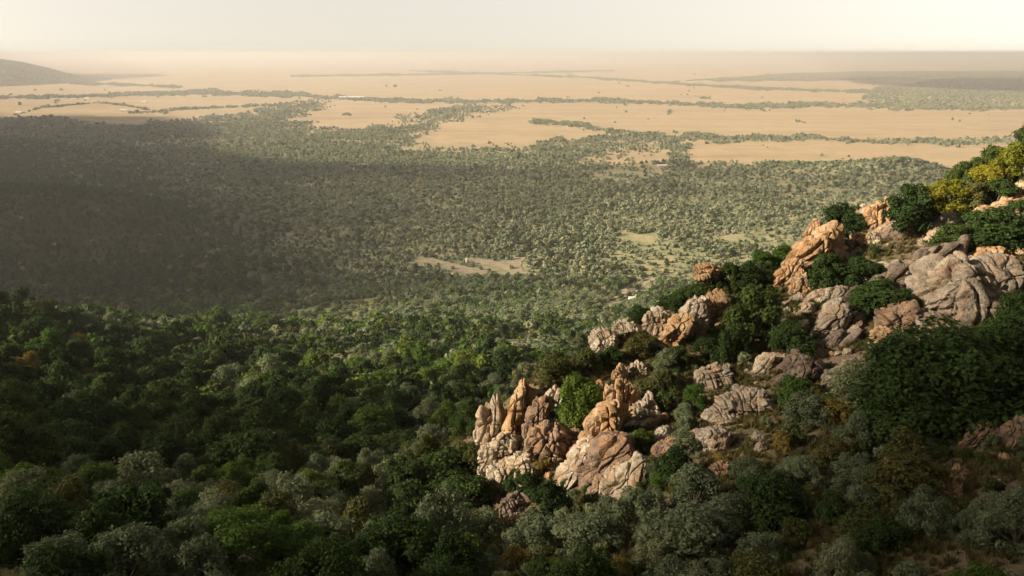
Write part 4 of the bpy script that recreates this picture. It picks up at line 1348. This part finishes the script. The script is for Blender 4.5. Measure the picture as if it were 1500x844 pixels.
link('lid', mesh_np('lid', *tube((0, 0, 8.95), (0, 0, 9.6), 2.4, 0.2, 14)), M_ROOF, tw)
tag(tw, 'pale round tower standing beside the bare dirt clearing in the scrub', 'tower')

plain_scrub('plain_scrub', 1060, 1900, 7.2, 4.2, 9.4, 'grey green acacia scrub dotted over the plain', 33)
plain_scrub('plain_scrub', 1900, 3900, 9.0, 5.5, 9.5, 'grey green scrub belt along the edge of the open grass', 34)
plain_scrub('riverside_woodland', 3900, 15000, 14, 6, 12, 'dark lines of woodland along the watercourses of the plain', 35)

# ------------------------------------------------------------------ unseen sheet of clouds added overhead to shape light on slopes and plain
CLOUD_Z = 1400.0
def build_shade_clouds():  # out of view, added to block sun and sky except at its openings
    def up(p):                      # where the sunbeam through a point crosses the sheet
        k = (CLOUD_Z - p[2]) / TO_SUN.z
        return p[0] + TO_SUN.x * k, p[1] + TO_SUN.y * k
    # openings aimed to light chosen spots: the point they let sun through to, half widths, turn, how clear they are
    gaps = [((4, 98, 252), 28, 28, 0, 1.0), ((34, 122, 262), 24, 24, 0, 0.8), ((60, 138, 270), 22, 22, 30, 1.0), ((95, 150, 281), 52, 44, 30, 1.0), ((72, 114, 268), 26, 22, 0, 0.7),
            ((8, 78, 252), 24, 20, 0, 0.6), ((45, 190, 205), 45, 80, 0, 0.45),
            ((420, 1200, 0), 580, 640, 0, 1.0), ((950, 1300, 0), 740, 600, 0, 1.0), ((700, 1800, 0), 1000, 500, 0, 0.62), ((40, 420, 150), 110, 190, 0, 1.0), ((90, 800, 40), 330, 400, 0, 1.0)]
    ox, oy = up((0, 0, 0))
    X = np.concatenate([np.arange(-7600, -3600, 100.0), np.arange(-3600, 3600, 24.0), np.arange(3600, 7600, 100.0)]) + ox
    Y = np.concatenate([np.arange(-7600, -3000, 100.0), np.arange(-3000, 4400, 24.0)]) + oy
    gx_, gy_ = np.meshgrid(X, Y)
    x, y = gx_.ravel(), gy_.ravel()
    T = 0.015 + 0.03 * sstep(-90, 20, x - ox) * (1 - sstep(150, 500, np.abs(y - oy - 150)))
    wob = fbm2(x, y, 420, 4, 131)
    for p, a, b, tn, tr in gaps:
        cx, cyy = up(p)
        dx, dy = x - cx, y - cyy
        c_, s_ = math.cos(R(tn)), math.sin(R(tn))
        d = np.hypot((dx * c_ + dy * s_) / a, (-dx * s_ + dy * c_) / b) + (0.25 * wob if a > 100 else 0)
        T = np.maximum(T, tr * (1 - sstep(0.55, 1.45, d)))
    # the far edge of the sheet, farther out on the left
    sx, sy = x - ox, y - oy
    edge = np.interp(sx, [-3600, -1700, -1250, -950, -650, 0, 400, 640, 960, 3600], [4200, 4000, 3500, 2500, 2220, 2130, 2180, 2120, 1980, 1950])
    T = np.maximum(T, sstep(-60, 160, sy - edge + 170 * wob + 60 * fbm2(x, y, 120, 3, 132)))
    nx, ny = len(X), len(Y)
    i, j = np.meshgrid(np.arange(ny - 1), np.arange(nx - 1), indexing='ij')
    v0 = (i * nx + j).ravel()
    f = np.stack([v0, v0 + 1, v0 + nx + 1, v0 + nx], 1)
    thick = 150 * (1 - T) + 2
    zt = CLOUD_Z + thick * (0.6 + 0.4 * fbm2(x, y, 260, 4, 133))
    zb = CLOUD_Z - 20 * (1 - T) * (1 + fbm2(x, y, 200, 3, 134))
    live = (T < 0.985)
    fk = live[f].any(1)
    f = f[fk]
    kx, ky = TO_SUN.x / TO_SUN.z, TO_SUN.y / TO_SUN.z
    V = np.concatenate([np.stack([x + kx * (q - CLOUD_Z), y + ky * (q - CLOUD_Z), q], 1) for q in (zt, zb)])
    me = mesh_np('cloud', V, np.concatenate([f, f[:, ::-1] + len(x)]), True)
    at = me.attributes.new('clear', 'FLOAT', 'POINT')
    at.data.foreach_set('value', np.sqrt(np.concatenate([T, T])).astype(np.float32))
    t = NT('cloud')
    a = t.n('ShaderNodeAttribute', attribute_name='clear').outputs['Fac']
    tr = t.n('ShaderNodeBsdfTransparent')
    tl = t.n('ShaderNodeBsdfTranslucent')
    t.l(t.ramp(a, [(0.0, (0.04, 0.04, 0.042)), (0.35, (0.55, 0.55, 0.55)), (0.7, (0.95, 0.95, 0.95))]), tl.inputs['Color'])
    df = t.n('ShaderNodeBsdfDiffuse')
    df.inputs['Color'].default_value = (0.5, 0.5, 0.5, 1)
    m1 = t.n('ShaderNodeMixShader')
    m1.inputs[0].default_value = 0.7
    t.l(df.outputs[0], m1.inputs[1])
    t.l(tl.outputs[0], m1.inputs[2])
    m2 = t.n('ShaderNodeMixShader')
    t.l(a, m2.inputs[0])
    t.l(m1.outputs[0], m2.inputs[1])
    t.l(tr.outputs[0], m2.inputs[2])
    o = link('cloud', me, t.done(m2.outputs[0]))
    tag(o, 'added unseen sheet of clouds that shapes light on slopes and near plain', 'cloud', None, 'structure')
build_shade_clouds()
def far_shade(px, py, rx, ry, label):  # out of view, added to drop shade on one spot of the plain
    gx_, gy_ = plain_xy(px, py)
    k = CLOUD_Z / TO_SUN.z
    u, f = ico(5)
    s_ = 1 + 0.22 * fbm(u * 1.7 + px, 4, 141)
    v = u * s_[:, None] * np.array([rx, ry, 110.0])
    v[:, 2] = np.where(v[:, 2] < 0, v[:, 2] * 0.35, v[:, 2])
    o = link('cloud', mesh_np('cloud', v, f, True), M_FAR_SHADE, None, (float(gx_) + TO_SUN.x * k, float(gy_) + TO_SUN.y * k, CLOUD_Z))
    tag(o, label, 'cloud', None, 'structure')
t = NT('thick_cloud')
M_FAR_SHADE = t.done(t.bsdf((0.6, 0.6, 0.6), 1.0, 0.0))
far_shade(0, 116, 1500, 2600, 'added unseen mass of clouds far out on the left, darkening the long hill')
far_shade(1500, 124, 1500, 2300, 'added unseen mass of clouds far out on the right, darkening the plain')

# ------------------------------------------------------------------ haze
def build_haze():
    bm = bmesh.new()
    bmesh.ops.create_cube(bm, size=1)
    me = bpy.data.meshes.new('haze')
    bm.to_mesh(me)
    bm.free()
    t = NT('haze')
    pv = t.n('ShaderNodeVolumePrincipled')
    pv.inputs['Color'].default_value = (0.60, 0.60, 0.60, 1)
    pv.inputs['Density'].default_value = 9.0e-5
    pv.inputs['Anisotropy'].default_value = 0.2
    t.l(pv.outputs[0], t.out.inputs['Volume'])
    o = link('haze', me, t.m)
    o.scale = (92000, 92000, 335)
    o.location = (0, 0, 335 / 2 - 12)
    tag(o, 'pale dusty haze lying over the plain', 'haze', None, 'stuff')
build_haze()
